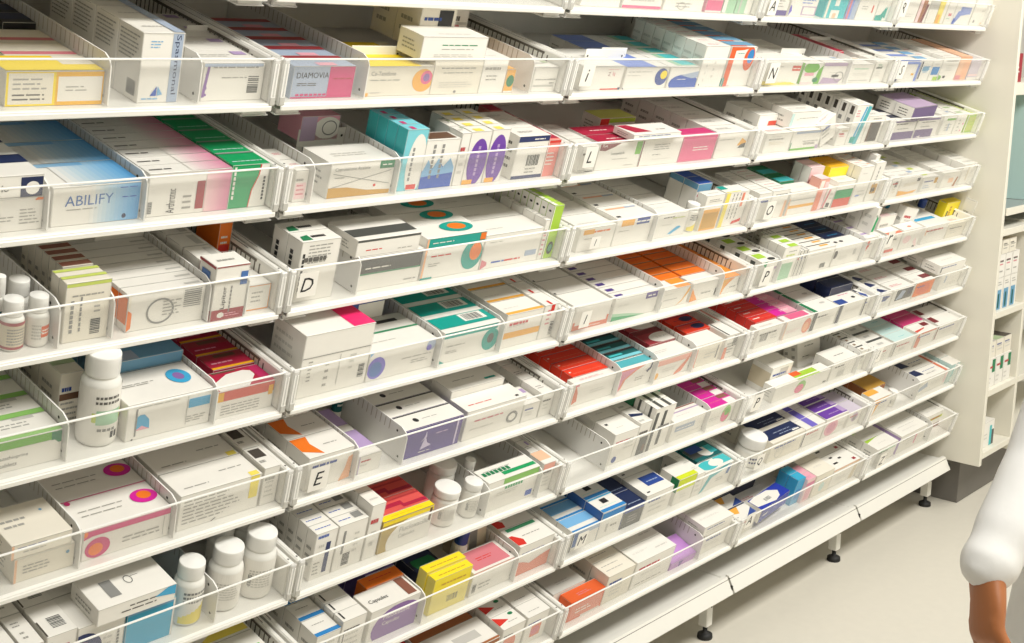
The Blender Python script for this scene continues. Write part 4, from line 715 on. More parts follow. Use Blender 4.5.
carton 226.9 302.6 55.2 52 3 14 0 |n4;F r 0 0 1 .75 k3;F l .3 .2 .8 .6 3 g;T r 0 0 1 1 n;T l .3 .15 .9 .25 1 z;F r 0 0 .04 1 k|navy carton with grey front
carton 305.2 409 66.8 75 1 14 0 |w;F l .2 .2 .8 .8 3 g2;T r .35 .35 .95 .8 n4;T l .45 .5 .85 .6 1 z;T r .1 .1 .2 .15 k;L r 0 0 1 1 g2|white carton with navy lid patch
carton 427.6 501.9 73.1 55 0 14 0 |w;F r 0 .55 1 1 l3;F l .2 .65 .8 .85 1 w;F l .3 .2 .7 .4 2 g2;T r 0 0 1 .25 l3;L r .6 .5 1 1 G3|white carton with acid lime front
carton 503.8 538.1 66.4 50 1 14 0 |w;F l .2 .2 .8 .8 3 g2|slim white carton beside the lime one
carton 538.1 664 61.5 36 0 14 0 |w;F p t4 .0,.0 .12,.1 .3,.6 .7,.8 .9,1 .7,1 .2,.8;F l .5 .3 .8 .5 2 g;F p b2 .8,.5 .9,.5 .95,.9 .85,.9;T e .3 .5 .3 .45 t2;T r .6 .2 1 1 t2;T e .55 .5 .22 .35 w|white carton with turquoise wave
carton 555.3 664 64.6 60 0 51.2 0 |t5;T r 0 .2 .5 .8 k3;T e .6 .4 .25 .3 w;T r .7 .2 .95 .7 t2;T r .1 .5 .6 .9 n4|teal and navy carton behind the turquoise wave
carton 640 664 85.6 42 1 112.4 0 |t2;F r 0 .4 1 .8 t3;F l .2 .2 .8 .4 2 w;T r 0 .3 1 .7 t|turquoise carton standing on end
T 3 7||
tub 86.4 157.4 81.8 71.1 0 14 0 |w;b;navytext|round white tub with domed lid
carton 166.8 331.6 61.4 50 3 14 0 |e;F l .2 .4 .7 .6 2 g2;F c .3 .4 .12 .3 g2;T r 0 .25 1 1 n;T l .4 .4 .9 .5 1 z;T l .3 .6 .8 .7 1 z;T r .75 .3 .95 .4 w|navy-lidded cream carton
carton 335.5 442.3 61 40 3 14 0 |w;F l .4 .3 .8 .6 2 g2;F r 0 .1 .06 .8 k3;T p v3 .3,0 .6,0 .6,1 .3,1|white carton with violet lid line
carton 448.5 571.6 62.3 36 4 14 0 |w;F e .35 .45 .3 .4 P1;F e .35 .45 .2 .28 P2;F l .7 .3 .95 .6 2 g2;T r 0 .1 1 1 v2;T l .3 .4 .8 .6 1 V;T r .8 .2 1 1 V|purple-lidded carton with pink oval
carton 589.1 664 50.5 50 1 14 0 |w;F e .5 .6 .25 .3 V2;F e .5 .55 .12 .2 g;T r 0 0 1 1 V5|pale lilac carton
T 4 7|336|
carton 52.3 163.2 58.9 45 0 14 0 |w;F p o6 .0,.0 .15,.0 .4,.8 .9,.95 0,.98;F l .4 .3 .8 .5 2 g2;T r .0 .5 .6 1 o6|white and gold carton
carton 89 208.9 58.4 60 1 60 0 |o5;T r 0 0 1 1 o7|tan-brown carton behind the gold one
jar 192.6 222.4 52.4 29.8 0 14 0 |w;b;plain2|small round white tub
carton 338.6 570 57.8 50 2 14 0 |w;F p z .1,.2 .4,.4 .35,.7 .15,.5;F l .5 .4 .9 .6 2 g2;T p n 0,.5 .35,.4 .3,1 0,1;T l .4 .3 .8 .4 2 k3;T l .4 .6 .8 .7 1 n4;T r .86 0 .93 1 r6;F r .9 .2 .96 .9 P5|white carton with navy and red lid print
carton 578.3 664 67.7 45 2 14 0 |a;F r 0 .2 1 .9 a;F r .3 .3 .8 .7 t2;T r 0 0 1 1 w|pale aqua carton
T 1 8|326|
carton 34 102 60 60 3 14 0 |w;T l .2 .3 .8 .6 2 g|white carton
carton 122.4 173.4 55 60 3 14 0 |n5;T r 0 0 1 .4 n|navy carton
carton 178.2 319.6 66 70 2 14 0 |r;T p w .2,.0 .7,0 .6,.3 .3,.35;T r 0 .7 1 1 r3;T l .6 .4 .9 .5 1 w;F r 0 0 1 1 r|bright red carton with white blaze
carton 340 504.6 62 70 0 14 0 |w;F r 0 .8 1 1 o5;F l .2 .2 .8 .6 2 g2;T r .05 .12 .98 1 w;T r .4 .3 .8 .6 g2;T r 0 0 1 .08 o5|white carton with rust-brown edges
carton 336.6 496.4 62 60 2 85.2 0 |o5;T l .2 .3 .8 .6 1 m|rust-brown carton behind
carton 511.4 578 74 40 3 14 0 |w;T p r .0,.3 .5,.5 0,.95;F e .4 .4 .3 .3 s4;T l .4 .3 .8 .4 1 g;T e .75 .8 .1 .1 G3|white carton with red lid corner
carton 584.8 652.8 74 40 3 14 0 |w;F r .3 .2 .75 .6 s4;F e .5 .4 .2 .15 s;T l .2 .3 .7 .4 1 g|white carton with peach square
T 2 8|532|
carton 49.9 166.6 52.8 34 0 14 0 |o9;F r .05 .08 .95 .8 s4;F l .2 .3 .7 .6 2 w;F r .4 .0 .95 .1 w;T r 0 0 1 1 o9;T l .3 .3 .7 .6 2 s|orange-red carton
carton 27.1 135.5 59.8 60 1 50 0 |g2;F r 0 0 1 1 w;T l .3 .3 .8 .5 2 g|grey-white carton behind the orange-red one
carton 168.2 265.2 78.4 50 3 14 0 |e;F l .2 .2 .7 .6 3 g2;T l .1 .3 .7 .4 1 g;T l .1 .6 .7 .7 1 g;L l .1 .3 .9 .7 2 g|cream carton with thin print lines
carton 271.8 422.2 77.6 50 2 14 0 |w;F l .1 .1 .8 .2 1 g;F l .2 .4 .7 .5 1 g2;T l .1 .5 .5 .6 2 g2;T l .6 .3 .9 .5 1 g2|white carton with faint grey print
carton 424.9 529.3 31.2 70 0 14 0 rx-8|V4;T p v2 .0,.6 .3,.95 .0,.98;F p v2 .3,.9 .4,.1 .5,.9;T l .2 .2 .6 .3 1 V2|lilac carton lying flat
carton 551.9 664 57.1 60 1 14 0 |w;F l .1 .3 .8 .5 2 g2;F r 0 .95 1 1 e|white carton, lower of a low stack
carton 536.9 664 28.8 60 1 14 57.7 |w;F l .1 .3 .8 .5 1 g2;T l .1 .4 .8 .5 2 g2|white carton, upper of a low stack
T 3 8||
carton 16 111.7 52.7 46 1 14 0 |w;F l .3 .2 .8 .6 2 g2;T p o6 0,.6 .4,.4 .6,.95 0,.95;T p n4 .5,.0 .98,.0 .98,.5;T r 0 .9 1 1 n|white, amber and navy carton behind letter A
carton 56.5 253.2 56.5 40 2 111.4 0 |n5;T r 0 0 1 1 n5|dark navy carton deep in the tray
carton 117.2 283 41.6 45 0 14 19.1 rz6|b5;F r 0 0 1 1 b5;F l .1 .3 .3 .6 1 w;T p w .0,.3 .5,.0 .7,.15 .8,.5 .6,.9 .2,.98 0,.9;T b2 .3 .3 .5 .55;L r 0 0 1 1 w|royal blue and white carton tilted over others
carton 112.5 289.6 28.5 50 0 60.2 0 |w;F l .2 .3 .7 .6 2 g2|low white carton under the royal blue one
carton 313.1 354.4 81.7 30 1 22 0 |B4;T r 0 0 1 1 C;F r .2 .2 .8 .6 b3|sky blue carton
carton 355.2 399.5 75.6 30 1 14 0 |P5;F r .2 .1 .9 .6 P1;T r 0 0 1 1 P1;F r 0 .7 1 .85 P2;T l .2 .2 .8 .5 2 P2|candy pink carton
carton 408.4 507.9 73.1 60 1 14 0 |e;T l .3 .5 .8 .6 2 g2;F l .4 .3 .8 .5 2 g2;F e .5 .35 .14 .2 a|soft cream carton
carton 510.2 664 62.3 60 2 14 0 |w;F p e2 .75,0 .9,0 .98,.95 .85,.98;F r .0 .9 1 1 o4;F l .2 .3 .6 .5 2 g2;T r .2 .3 .35 .4 k;T r .5 .5 .6 .6 k;T r .3 .7 .4 .8 k;T r .8 .1 .9 .25 m2|white carton with black lid marks
T 4 8|455|
carton 98.3 232.6 57.1 50 2 14 0 |w;F l .3 .2 .8 .5 2 g;T l .3 .4 .8 .5 2 g2;T p l .0,.75 .5,.95 .8,1 0,1;F r .1 .7 .9 .8 G7|white carton with lime edge behind letter Z
carton 250 435.7 64.6 55 2 14 0 |w;F l .3 .3 .8 .6 2 g2;F r .6 .2 .65 .7 P4;T l .2 .3 .8 .4 2 g2;T l .2 .6 .8 .7 1 g2;L r 0 0 1 .9 V|white carton with lavender side
carton 484.9 627.2 60.9 55 1 40 0 |w;F r 0 .6 1 .75 l2;F r 0 0 1 .3 m3;T l .2 .3 .8 .4 2 g2;T l .2 .6 .8 .7 1 g2;L l .2 .3 .8 .7 3 g|white carton with green and maroon edge
'''
LETTERS = '''
1 3 D 44 39 30
1 5 E 57 33 32
2 1 i 54 36 30
2 2 L 68 39 30
2 3 l 94 22 18
2 4 l 65 33 26
2 7 M 66 40 28
3 0 A 51 23 30
3 1 N 60 35 34
3 3 O 79 33 32
3 4 P 79 32 36
3 6 P 65 38 34
3 7 Q 91 38 30
3 8 A 51 56 30
4 0 R 32 42 34
4 1 S 48 38 34
4 4 r 41 56 34
4 6 J 30 45 34
4 8 Z 115 13 34
'''
CARTONS = []; nb = 0
cur = None
for line in DATA.strip().splitlines():
    if line.startswith('T '):
        hd, dv, st = line.split('|'); _, b, r = hd.split(); cur = (int(b), int(r))
        TRAY[cur] = make_tray(*cur, [float(x) for x in dv.split()], [tuple(map(float, x.split(','))) for x in st.split()]); continue
    geo, des, look = line.split('|'); g = geo.split(); kind = g[0]
    u0, u1, h, d, n, v, up = [float(x) for x in g[1:8]]; rot = {x[:2]: float(x[2:]) for x in g[8:]}
    b, r = cur; M = tray_matrix(b, r); where = f'{ROWN[r]} row, {BAYN[b]} tray'
    if kind != 'carton':
        w = (u1-u0)/1000; R = w/2*.99; style = des.split(';')[2]
        loc = M @ Vector(((u0+u1)/2000, v/1000+R*1.03, .0005))
        bottle(kind, R, h/1000, style, loc, (TILT, 0, 0), f'{look}, {where}', 'white medicine bottles and jars'); continue
    for k in range(int(n)+1):
        CARTONS.append(dict(b=b, r=r, u0=u0/1000, u1=u1/1000, h=h/1000, d=d/1000, v=v/1000+k*(d/1000+.0012), up=up/1000+.0004, rot=rot, des=des, look=look, k=k, where=where))
for (b, r) in [(b, r) for b in range(BAYS) for r in range(ROWS)]:
    if (b, r) not in TRAY: TRAY[b, r] = make_tray(b, r, [], [])
CAM = [1232.94863, 0.21662, 0.83147, 0.00824, -1.1517, -1.5401, -0.07968]
cam_pos = Vector((CAM[4], CAM[5], CAM[6]+Z0))
def rough_size(c):
    """how large a carton shows: front area for the first, lid area for those queued behind"""
    P = tray_matrix(c['b'], c['r']) @ Vector(((c['u0']+c['u1'])/2, c['v'], c['up']+c['h'])); D = (P-cam_pos).length
    w = c['u1']-c['u0']
    down = max(.05, (cam_pos.z-P.z)/D + .29)
    return ((w*c['h'] if c['k'] == 0 else 0) + w*c['d']*down*(.75 if c['r'] > 1 else .4))/D**2*(1e6 if c['k'] == 0 else 1)
CARTONS.sort(key=rough_size, reverse=True)
N_SINGLE = 312
MESH = {}
mass = MB()
def short(look):
    return ' '.join(re.split(r', | behind| beside| fronting| deep| at the| standing| peeking| in a| over| further| lying| with', look)[0].split()[:7])
def carton_xf(c):
    M = tray_matrix(c['b'], c['r']) @ Matrix.Translation(((c['u0']+c['u1'])/2, c['v'], c['up']))
    w, h = c['u1']-c['u0'], c['h']
    for ax, val in c['rot'].items():
        a = math.radians(val)
        if ax == 'ry':
            px = w/2 if a > 0 else -w/2
            M = M @ Matrix.Translation((px, 0, 0)) @ Matrix.Rotation(a, 4, 'Y') @ Matrix.Translation((-px, 0, 0))
        elif ax == 'rx': 
            py = c['d'] if a < 0 else 0
            M = M @ Matrix.Translation((0, py, 0)) @ Matrix.Rotation(-a if a > 0 else -a, 4, 'X') @ Matrix.Translation((0, -py, 0))
        else: M = M @ Matrix.Rotation(a, 4, 'Z')
    return M
used = {}
for i, c in enumerate(CARTONS):
    w = c['u1']-c['u0']; key = (round(w, 4), round(c['h'], 4), round(c['d'], 4), c['des'])
    if i < N_SINGLE:
        if key not in MESH:
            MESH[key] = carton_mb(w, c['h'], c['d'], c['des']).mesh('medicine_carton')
        o = link('medicine_carton', MESH[key]); o.matrix_world = carton_xf(c)
        lab = f"{c['look']}, {c['where']}" if c['k'] == 0 else f"{short(c['look'])}, {ORD[c['k']]} in its queue, {c['where']}"
        used[lab] = used.get(lab, 0)+1
        tag(o, lab, 'box', 'medicine cartons in the trays')
    else:
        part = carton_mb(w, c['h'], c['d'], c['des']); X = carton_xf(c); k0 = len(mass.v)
        mass.v += [tuple(X @ Vector(p)) for p in part.v]
        for f, m, s in zip(part.f, part.m, part.sm):
            mass.f.append([k0+a for a in f]); mass.m.append(mass.mi(part.mats[m])); mass.sm.append(s)
if mass.v:
    o = mass.obj('queued_medicine_cartons', None, False)
    tag(o, 'further medicine cartons queued in rows behind the front ones in the trays', 'boxes', kind='stuff')
for l, n in used.items():
    if n > 1 or len(l.split()) > 16: print('LABEL', n, len(l.split()), l)

# handwritten index letters taped to the tray fronts
for ln in LETTERS.strip().splitlines():
    b, r, ch, u, wz, s = ln.split(); b, r = int(b), int(r); u, wz, s = float(u)/1000, float(wz)/1000, float(s)/1000
    wz = max(wz, .026)
    m = MB(); vs, ps, asp = text_polys(ch); hs = s*.8
    cw = max(.030, s*1.25)
    m.poly([(u-cw/2, -.0014, wz-s*.72), (u+cw/2, -.0014, wz-s*.72), (u+cw/2, -.0014, wz+s*.72), (u-cw/2, -.0014, wz+s*.72)], M_PAPER)
    card_o = m.obj('index_label', TRAY[b, r], False); tag(card_o, f'white paper label with a handwritten letter {ch}')
    m = MB(); sl = .18
    m.faces([(u+(vx-asp/2)*hs+(vy-.5)*hs*sl, -.0017, wz+(vy-.5)*hs) for vx, vy in vs], ps, M_INK)
    m.obj('handwritten_letter', card_o, False)

# ---------------------------------------------------------------- shelving units
YB = .43
for b in range(BAYS):
    x0, x1 = (b-1)*W, (b-1)*W+tray_width(b)
    root = empty('shelving_unit', ((x0+x1)/2, 0, 0)); cx = (x0+x1)/2
    tag(root, f'white steel shelving bay with sloping base rail, {BAYN[b]} of five', 'shelving', 'steel shelving bays holding the trays')
    hw = (x1-x0)/2
    m = MB(); m.box((-hw+.001, YB, .17), (hw-.001, YB+.012, 1.95), M_BACK); m.obj('back_panel', root)
    for s in (-1, 1):
        xx = s*(hw-.012)
        m = MB(); m.box((xx-.0115, YB-.034, .10), (xx+.0115, YB-.001, 1.95), M_STEEL, .002)
        for k in range(36): m.box((xx-.003, YB-.0345, .2+k*.048), (xx+.003, YB-.0335, .224+k*.048), M_DARK)
        m.obj('upright', root)
        for r in range(ROWS):
            A = tray_matrix(b, r)
            m = MB(); t = .0012; pts = [(.02, -.0052), (.36, -.0052), (.405, -.0052), (.39, -.045), (.30, -.024), (.03, -.014)]
            X = [A @ Vector((0, p[0], p[1])) for p in pts]
            for sx in (-t, t): m.poly([(xx+sx, p.y, p.z) for p in (X if sx < 0 else X[::-1])], M_STEEL)
            for i in range(len(X)):
                a, c = X[i-1], X[i]; m.poly([(xx-t, a.y, a.z), (xx+t, a.y, a.z), (xx+t, c.y, c.z), (xx-t, c.y, c.z)], M_STEEL)
            m.obj('bracket_arm', root)
    m = MB(); m.box((-hw+.002, .016, .158), (hw-.002, YB-.002, .172), M_STEEL, .002); m.obj('base_deck', root)
    # sloping price rail: top edge at the deck, lower edge further out
    m = MB(); yt, zt, yb, zb = .006, .180, -.012, .138; t = .004
    sec = [(yt, zt), (yt+.01, zt+.001), (yt+.01, zt-.004), (yt+.001, zt-.006), (yb+t, zb+.001), (yb, zb), (yb-.002, zb+.003)]
    xa, xb = -hw+.004, hw-.004
    for i in range(len(sec)):
        a, c = sec[i-1], sec[i]; m.poly([(xa, *a), (xb, *a), (xb, *c), (xa, *c)], M_STEEL)
    m.poly([(xa, *p) for p in sec], M_STEEL); m.poly([(xb, *p) for p in sec[::-1]], M_STEEL)
    m.box((xa, yt-.0035, zt-.0085), (xb, yt+.001, zt-.0055), M_SLOT); m.box((xa, yt+.010, zt-.011), (xb, yt+.0145, zt-.0085), M_DARK)
    pr = m.obj('price_rail', root)
    m = MB(); m.box((xb-.001, -.010, .146), (xb+.005, .000, .160), M_DARK, .001); m.obj('rail_clip', pr)
    for s in ((1,) if b else (-1, 1)):
        xx = s*(hw-.0138)
        m = MB()
        m.box((xx-.013, .045, .035), (xx+.013, .072, .170), M_STEEL, .002)
        m.box((xx-.0015, .072, .075), (xx+.0015, YB, .170), M_STEEL)
        m.box((xx+.004, .0445, .085), (xx+.008, .0452, .135), M_DARK)
        for yy, zz in ((.12, .11), (.16, .135), (.2, .10)):
            m.box((xx-.0022, yy-.006, zz-.006), (xx+.0022, yy+.006, zz+.006), M_DARK)
        ft = m.obj('foot', root)
        m = MB(); m.lathe([(.019, 0), (.02, .003), (.019, .012), (.011, .016), (.006, .018), (.006, .036)], M_RUBBER, 20, (xx, .058, 0)); m.obj('leveller', ft)

# ---------------------------------------------------------------- end cabinet at the right
cab = empty('open_shelf_cabinet', (2.84, -.1, 0)); tag(cab, 'tall cream open-shelf cabinet with worktop at the right end of the aisle', 'cabinet')
cab.location = (0, 0, 0)
XA, XB2 = 2.683, 2.935
def cpart(name, a, b, mat, bev=.0015, parent=cab):
    m = MB(); m.box(a, b, mat, bev); return m.obj(name, parent)
cpart('side_panel', (XA, -.098, .163), (XA+.018, .46, 2.05), M_CAB)
cpart('side_panel', (XB2, -.098, .163), (XB2+.018, .46, .945), M_CAB)
cpart('back_panel', (XA+.019, .40, .165), (3.7, .412, .94), M_CAB)
for z in (.185, .395, .650, .915):
    cpart('shelf', (XA+.0185, -.0995, z), (XB2-.0005, .399, z+.022), M_CAB)
    cpart('shelf', (XB2+.0185, -.0995, z), (3.7, .399, z+.022), M_CAB)
cpart('worktop', (XA+.0185, -.098, 0.982), (3.7, .46, 1.002), M_TOP, .003)
cpart('worktop_edge', (XA+.0185, -.104, .980), (3.7, -.0985, 1.0035), M_CAB, .001)
cpart('worktop_support', (XB2, .0, .946), (XB2+.018, .39, .981), M_PLINTH)
cpart('plinth', (2.745, -.012, 0), (3.7, .42, .159), M_PLINTH, .002)
M_GLASS = principled('teal_back_painted_glass', lin('c0dcd8'), .12)
cpart('glass_partition', (2.985, -.05, 1.003), (2.993, .45, 1.345), M_GLASS, .001)
cpart('partition_frame', (2.9845, .115, 1.003), (2.9935, .135, 1.345), M_TOP, .001)
cpart('upper_shelf', (XA+.0185, -.06, 1.346), (3.7, .45, 1.385), M_CAB)
cpart('upper_back', (XA+.0185, .45, 1.386), (3.7, .462, 2.05), M_CAB)
# its boxes
def cab_box(x0, x1, y0, z, h, d, des, label):
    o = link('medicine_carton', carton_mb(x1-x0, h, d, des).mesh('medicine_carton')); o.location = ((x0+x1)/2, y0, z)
    tag(o, label, 'box', 'cartons in the open-shelf cabinet')
pos = ['leftmost', 'middle', 'rightmost']
for i in range(3):
    x = 2.722+i*.058
    cab_box(x, x+.053, -.085, .6725, .105, .06, 'w;F r .1 0 .8 .62 B5;F r .3 .05 .55 .5 t5;F l .2 .75 .8 .9 2 g;L r .2 0 .8 .6 t5', f'white and teal carton, {pos[i]} of three on the cabinet shelf under the worktop')
    cab_box(x, x+.053, -.085, .7780, .075, .06, 'w;F l .15 .5 .85 .8 2 s;F l .2 .2 .7 .35 1 g;L l .2 .2 .8 .8 3 g2', f'white carton in the middle layer, {pos[i]} of the three stacks under the worktop')
    if i < 2: cab_box(x+.02, x+.075, -.085, .8535, .045, .06, 'e;F l .15 .3 .85 .7 2 g;T r 0 0 1 1 e2', f'cream carton on the top layer, {pos[i*2]} of two under the worktop')
for i in range(3):
    x = 2.715+i*.066
    cab_box(x, x+.061, -.085, .4175, .095, .07, 'w;F r .55 .5 .95 .95 G3;F l .1 .1 .5 .4 2 g2;T l .2 .3 .8 .7 2 g', f'white carton with green corner, {pos[i]} of three on the cabinet shelf second from bottom')
    cab_box(x, x+.061, -.08, .5130, .055, .07, 'e;F l .15 .3 .85 .7 2 g2;T r 0 0 1 1 ' + ['g2', 'G5', 'k2'][i], f'cream carton stacked above the green-cornered ones, {pos[i]} of three')
cab_box(2.73, 2.83, -.08, .2075, .085, .08, 'w;F r .62 .0 .8 .8 t2;F r .8 .0 .98 .6 k3;F l .1 .3 .5 .6 2 g2', 'single white carton with teal and black stripes on the lowest cabinet shelf')
cab_box(2.84, 2.91, -.03, 1.3855, .09, .1, 'm2;F l .2 .3 .8 .6 2 w', 'dark red carton on the shelf above the teal glass')

# ---------------------------------------------------------------- floor
m = MB(); m.poly([(-5, -2.85, 0), (7, -2.85, 0), (7, .5, 0), (-5, .5, 0)], M_FLOOR); tag(m.obj('floor', None, False), kind='structure')
M_WALL = principled('painted_wall', lin('e6e3da'), .8)
m = MB(); m.box((-5, .5, 0), (7, .6, 2.9), M_WALL); tag(m.obj('wall_back', None), kind='structure')

m = MB(); m.box((-5, -2.9, 0), (7, -2.8, 2.9), M_WALL); tag(m.obj('bounce_wall_front', None), kind='structure')  # unseen wall behind the camera, added to bounce fill light into the trays

# ---------------------------------------------------------------- person in a white coat
def tube(mb, pts, mat, ref, n=18):
    """tapering limb: pts are (point, a, b); a is the half-width along ref, b across it; rounded ends"""
    P = [(Vector(p), a, b) for p, a, b in pts]; rings = []
    for i, (p, a, b) in enumerate(P):
        t = (P[min(i+1, len(P)-1)][0]-P[max(i-1, 0)][0]).normalized()
        u = (ref-t*ref.dot(t)).normalized(); v = t.cross(u)
        if i == 0:
            for k in (.35, .75): rings.append((p-t*min(a, b)*math.sqrt(1-k*k)*.9, a*k, b*k, u, v))
        rings.append((p, a, b, u, v))
        if i == len(P)-1:
            for k in (.75, .35): rings.append((p+t*min(a, b)*math.sqrt(1-k*k)*.9, a*k, b*k, u, v))
    vs = [p+u*a*math.cos(2*math.pi*i/n)+v*b*math.sin(2*math.pi*i/n) for p, a, b, u, v in rings for i in range(n)]
    fs = [(j*n+i, j*n+(i+1) % n, (j+1)*n+(i+1) % n, (j+1)*n+i) for j in range(len(rings)-1) for i in range(n)]
    fs += [tuple(range(n))[::-1], tuple((len(rings)-1)*n+i for i in range(n))]
    mb.faces(vs, fs, mat, True)
def fuse(name, mb, mat, parent, voxel, smooth=4):
    """merges the limbs into one continuous skin"""
    o = mb.obj(name, parent); md = o.modifiers.new('fuse', 'REMESH'); md.mode = 'VOXEL'; md.voxel_size = voxel; md.use_smooth_shade = True
    sm = o.modifiers.new('smooth', 'SMOOTH'); sm.factor = .5; sm.iterations = smooth
    bpy.context.view_layer.update()
    me = bpy.data.meshes.new_from_object(o.evaluated_get(bpy.context.evaluated_depsgraph_get()))
    o.modifiers.clear(); o.data = me; me.materials.clear(); me.materials.append(mat)
    me.polygons.foreach_set('use_smooth', [True]*len(me.polygons))
    return o
def spline(pts, k=4):
    """smooth (point, a, b) rows by Catmull-Rom"""
    out = []; n = len(pts)
    V = [list(p)+[a, b] for p, a, b in pts]
    for i in range(n-1):
        p0, p1, p2, p3 = V[max(i-1, 0)], V[i], V[i+1], V[min(i+2, n-1)]
        for s in range(k):
            t = s/k
            q = [.5*((2*b)+(-a+c)*t+(2*a-5*b+4*c-d)*t*t+(-a+3*b-3*c+d)*t**3) for a, b, c, d in zip(p0, p1, p2, p3)]
            out.append((Vector(q[:3]), q[3], q[4]))
    out.append((Vector(V[-1][:3]), V[-1][3], V[-1][4])); return out
M_SKIN = principled('brown_skin', lin('a8683c'), .5, noise=.05, scale=25)
M_COAT = principled('white_cotton_coat', lin('eeedea'), .85, noise=.02, scale=40, bump=.3)
M_TROU = principled('charcoal_trousers', lin('3a3c42'), .85)
M_HAIR = principled('black_hair', lin('1b1614'), .5, noise=.2, scale=200)
M_SHOE = principled('black_shoe_leather', lin('1d1d1f'), .4)
M_LIP = principled('lips', lin('8a4a3c'), .5); M_EYE = principled('eye_white', lin('f0efe8'), .3)
fwd = Vector((.03, 1, 0)).normalized(); lft = Vector((-1, .03, 0)).normalized(); UP = Vector((0, 0, 1))
PC = Vector((.564, -1.06, 0)) - lft*.175; HS = .915
def L(f, l, z): return PC + fwd*f*HS + lft*l*HS + UP*z*HS
per = empty('person'); tag(per, 'person in a white coat seen at the right edge, one bare brown hand hanging down', 'person')
S = Vector((.564, -1.06, 1.256)); E = Vector((.40, -1.044, .985)); WR = Vector((.279, -1.026, .866))
hd = (Vector((.242, -1.044, .779)) - WR).normalized()
side = Vector((.716, .662, 0)); side = (side - hd*side.dot(hd)).normalized(); nrm = side.cross(hd).normalized()
if nrm.x < 0: nrm = -nrm
S2 = PC - lft*.175 + UP*1.256; E2 = PC - lft*.23 + fwd*-.06 + UP*1.0; W2 = PC - lft*.22 + fwd*.03 + UP*.79
hd2 = (W2-E2).normalized(); side2 = fwd - hd2*fwd.dot(hd2); side2.normalize(); nrm2 = side2.cross(hd2).normalized()
if nrm2.dot(lft) < 0: nrm2 = -nrm2
def hand(mb, wr, hd, side, nrm):
    """palm, four unequal curled fingers and a thumb off the side of the palm; nrm points out of the palm"""
    tube(mb, spline([(wr-hd*.02, .025, .019), (wr+hd*.01, .026, .018), (wr+hd*.05, .037, .016), (wr+hd*.085, .038, .013)]), M_SKIN, side)
    for off, ln, cu in ((.029, .066, .5), (.0098, .076, .58), (-.0098, .070, .66), (-.029, .055, .75)):
        p = wr+hd*(.084-abs(off)*.15)+side*off; d = (hd+side*off*2.2+nrm*.15).normalized(); row = [(p-d*.012, .0088, .0088)]
        for f, r, a in ((.0, .0090, 0), (.44, .0084, cu*.55), (.31, .0076, cu*.55), (.22, .0066, cu*.45)):
            d = (d*math.cos(a)+nrm*math.sin(a)).normalized(); p = p+d*ln*f; row.append((p.copy(), r, r))
        tube(mb, row, M_SKIN, side, 14)
    t0 = wr+hd*.022+side*.022; t1 = t0+(hd*.7+side*.75+nrm*.3).normalized()*.032; t2 = t1+(hd*.9+side*.3+nrm*.4).normalized()*.030; t3 = t2+(hd*.95+nrm*.4).normalized()*.022
    tube(mb, [(t0, .015, .014), (t1, .0115, .011), (t2, .0100, .0095), (t3, .0082, .0078)], M_SKIN, nrm, 14)
def arm(mb, s, e, w, mat, g=0., end=1.0):
    m1 = s.lerp(e, .5); m2 = e.lerp(w, .35); w = e.lerp(w, end)
    tube(mb, spline([(s, .050+g, .052+g), (m1, .044+g, .045+g), (e, .038+g, .038+g), (m2, .037+g, .036+g), (w, .026+g, .021+g)]), mat, fwd)
mb = MB()
tube(mb, spline([(L(0, 0, .86), .155, .105), (L(0, 0, .95), .160, .110), (L(.01, 0, 1.10), .130, .095), (L(.01, 0, 1.25), .150, .105), (L(0, 0, 1.36), .150, .085), (L(0, 0, 1.42), .075, .06), (L(.01, 0, 1.49), .05, .052), (L(.02, 0, 1.54), .05, .055)]), M_SKIN, lft, 28)
tube(mb, spline([(L(.035, 0, 1.525), .045, .055), (L(.03, 0, 1.56), .058, .075), (L(.015, 0, 1.61), .069, .088), (L(.0, 0, 1.665), .068, .088), (L(-.005, 0, 1.70), .05, .066)]), M_SKIN, lft, 24)
tube(mb, [(L(.095, 0, 1.615), .008, .006), (L(.112, 0, 1.585), .014, .012)], M_SKIN, lft, 12)
for s in (-1, 1):
    tube(mb, [(L(.01, s*.078, 1.625), .010, .018), (L(.015, s*.080, 1.585), .008, .012)], M_SKIN, lft, 12)
    f0 = 0 if s > 0 else .03
    tube(mb, spline([(L(0, s*.085, .88), .085, .09), (L(.01+f0, s*.095, .70), .073, .078), (L(.02+f0, s*.10, .48), .054, .058), (L(f0-.005, s*.102, .34), .052, .058), (L(f0-.02, s*.105, .09), .034, .038), (L(f0-.02, s*.105, .05), .034, .042)]), M_SKIN, lft)
    tube(mb, [(L(f0-.03, s*.108, .035), .033, .028), (L(f0+.08, s*.112, .03), .04, .022), (L(f0+.13, s*.112, .028), .034, .018)], M_SKIN, lft)
arm(mb, S, E, WR, M_SKIN); arm(mb, S2, E2, W2, M_SKIN)
for s_ in (S, S2): tube(mb, [(L(0, 0, 1.34), .07, .06), (s_, .055, .055)], M_SKIN, fwd)
hand(mb, WR, hd, side, nrm); hand(mb, W2, hd2, side2, nrm2)
fuse('body', mb, M_SKIN, per, .0036, 3)
def blob(m, c, rx, ry, rz, mat, n=10):
    vs = []; fs = []
    for j in range(n+1):
        t = math.pi*j/n
        for i in range(n*2):
            a = math.pi*i/n; vs.append(Vector(c)+fwd*rx*math.sin(t)*math.cos(a)+lft*ry*math.sin(t)*math.sin(a)+UP*rz*math.cos(t))
    for j in range(n):
        for i in range(n*2): fs.append((j*2*n+i, j*2*n+(i+1) % (2*n), (j+1)*2*n+(i+1) % (2*n), (j+1)*2*n+i))
    m.faces(vs, fs, mat, True)
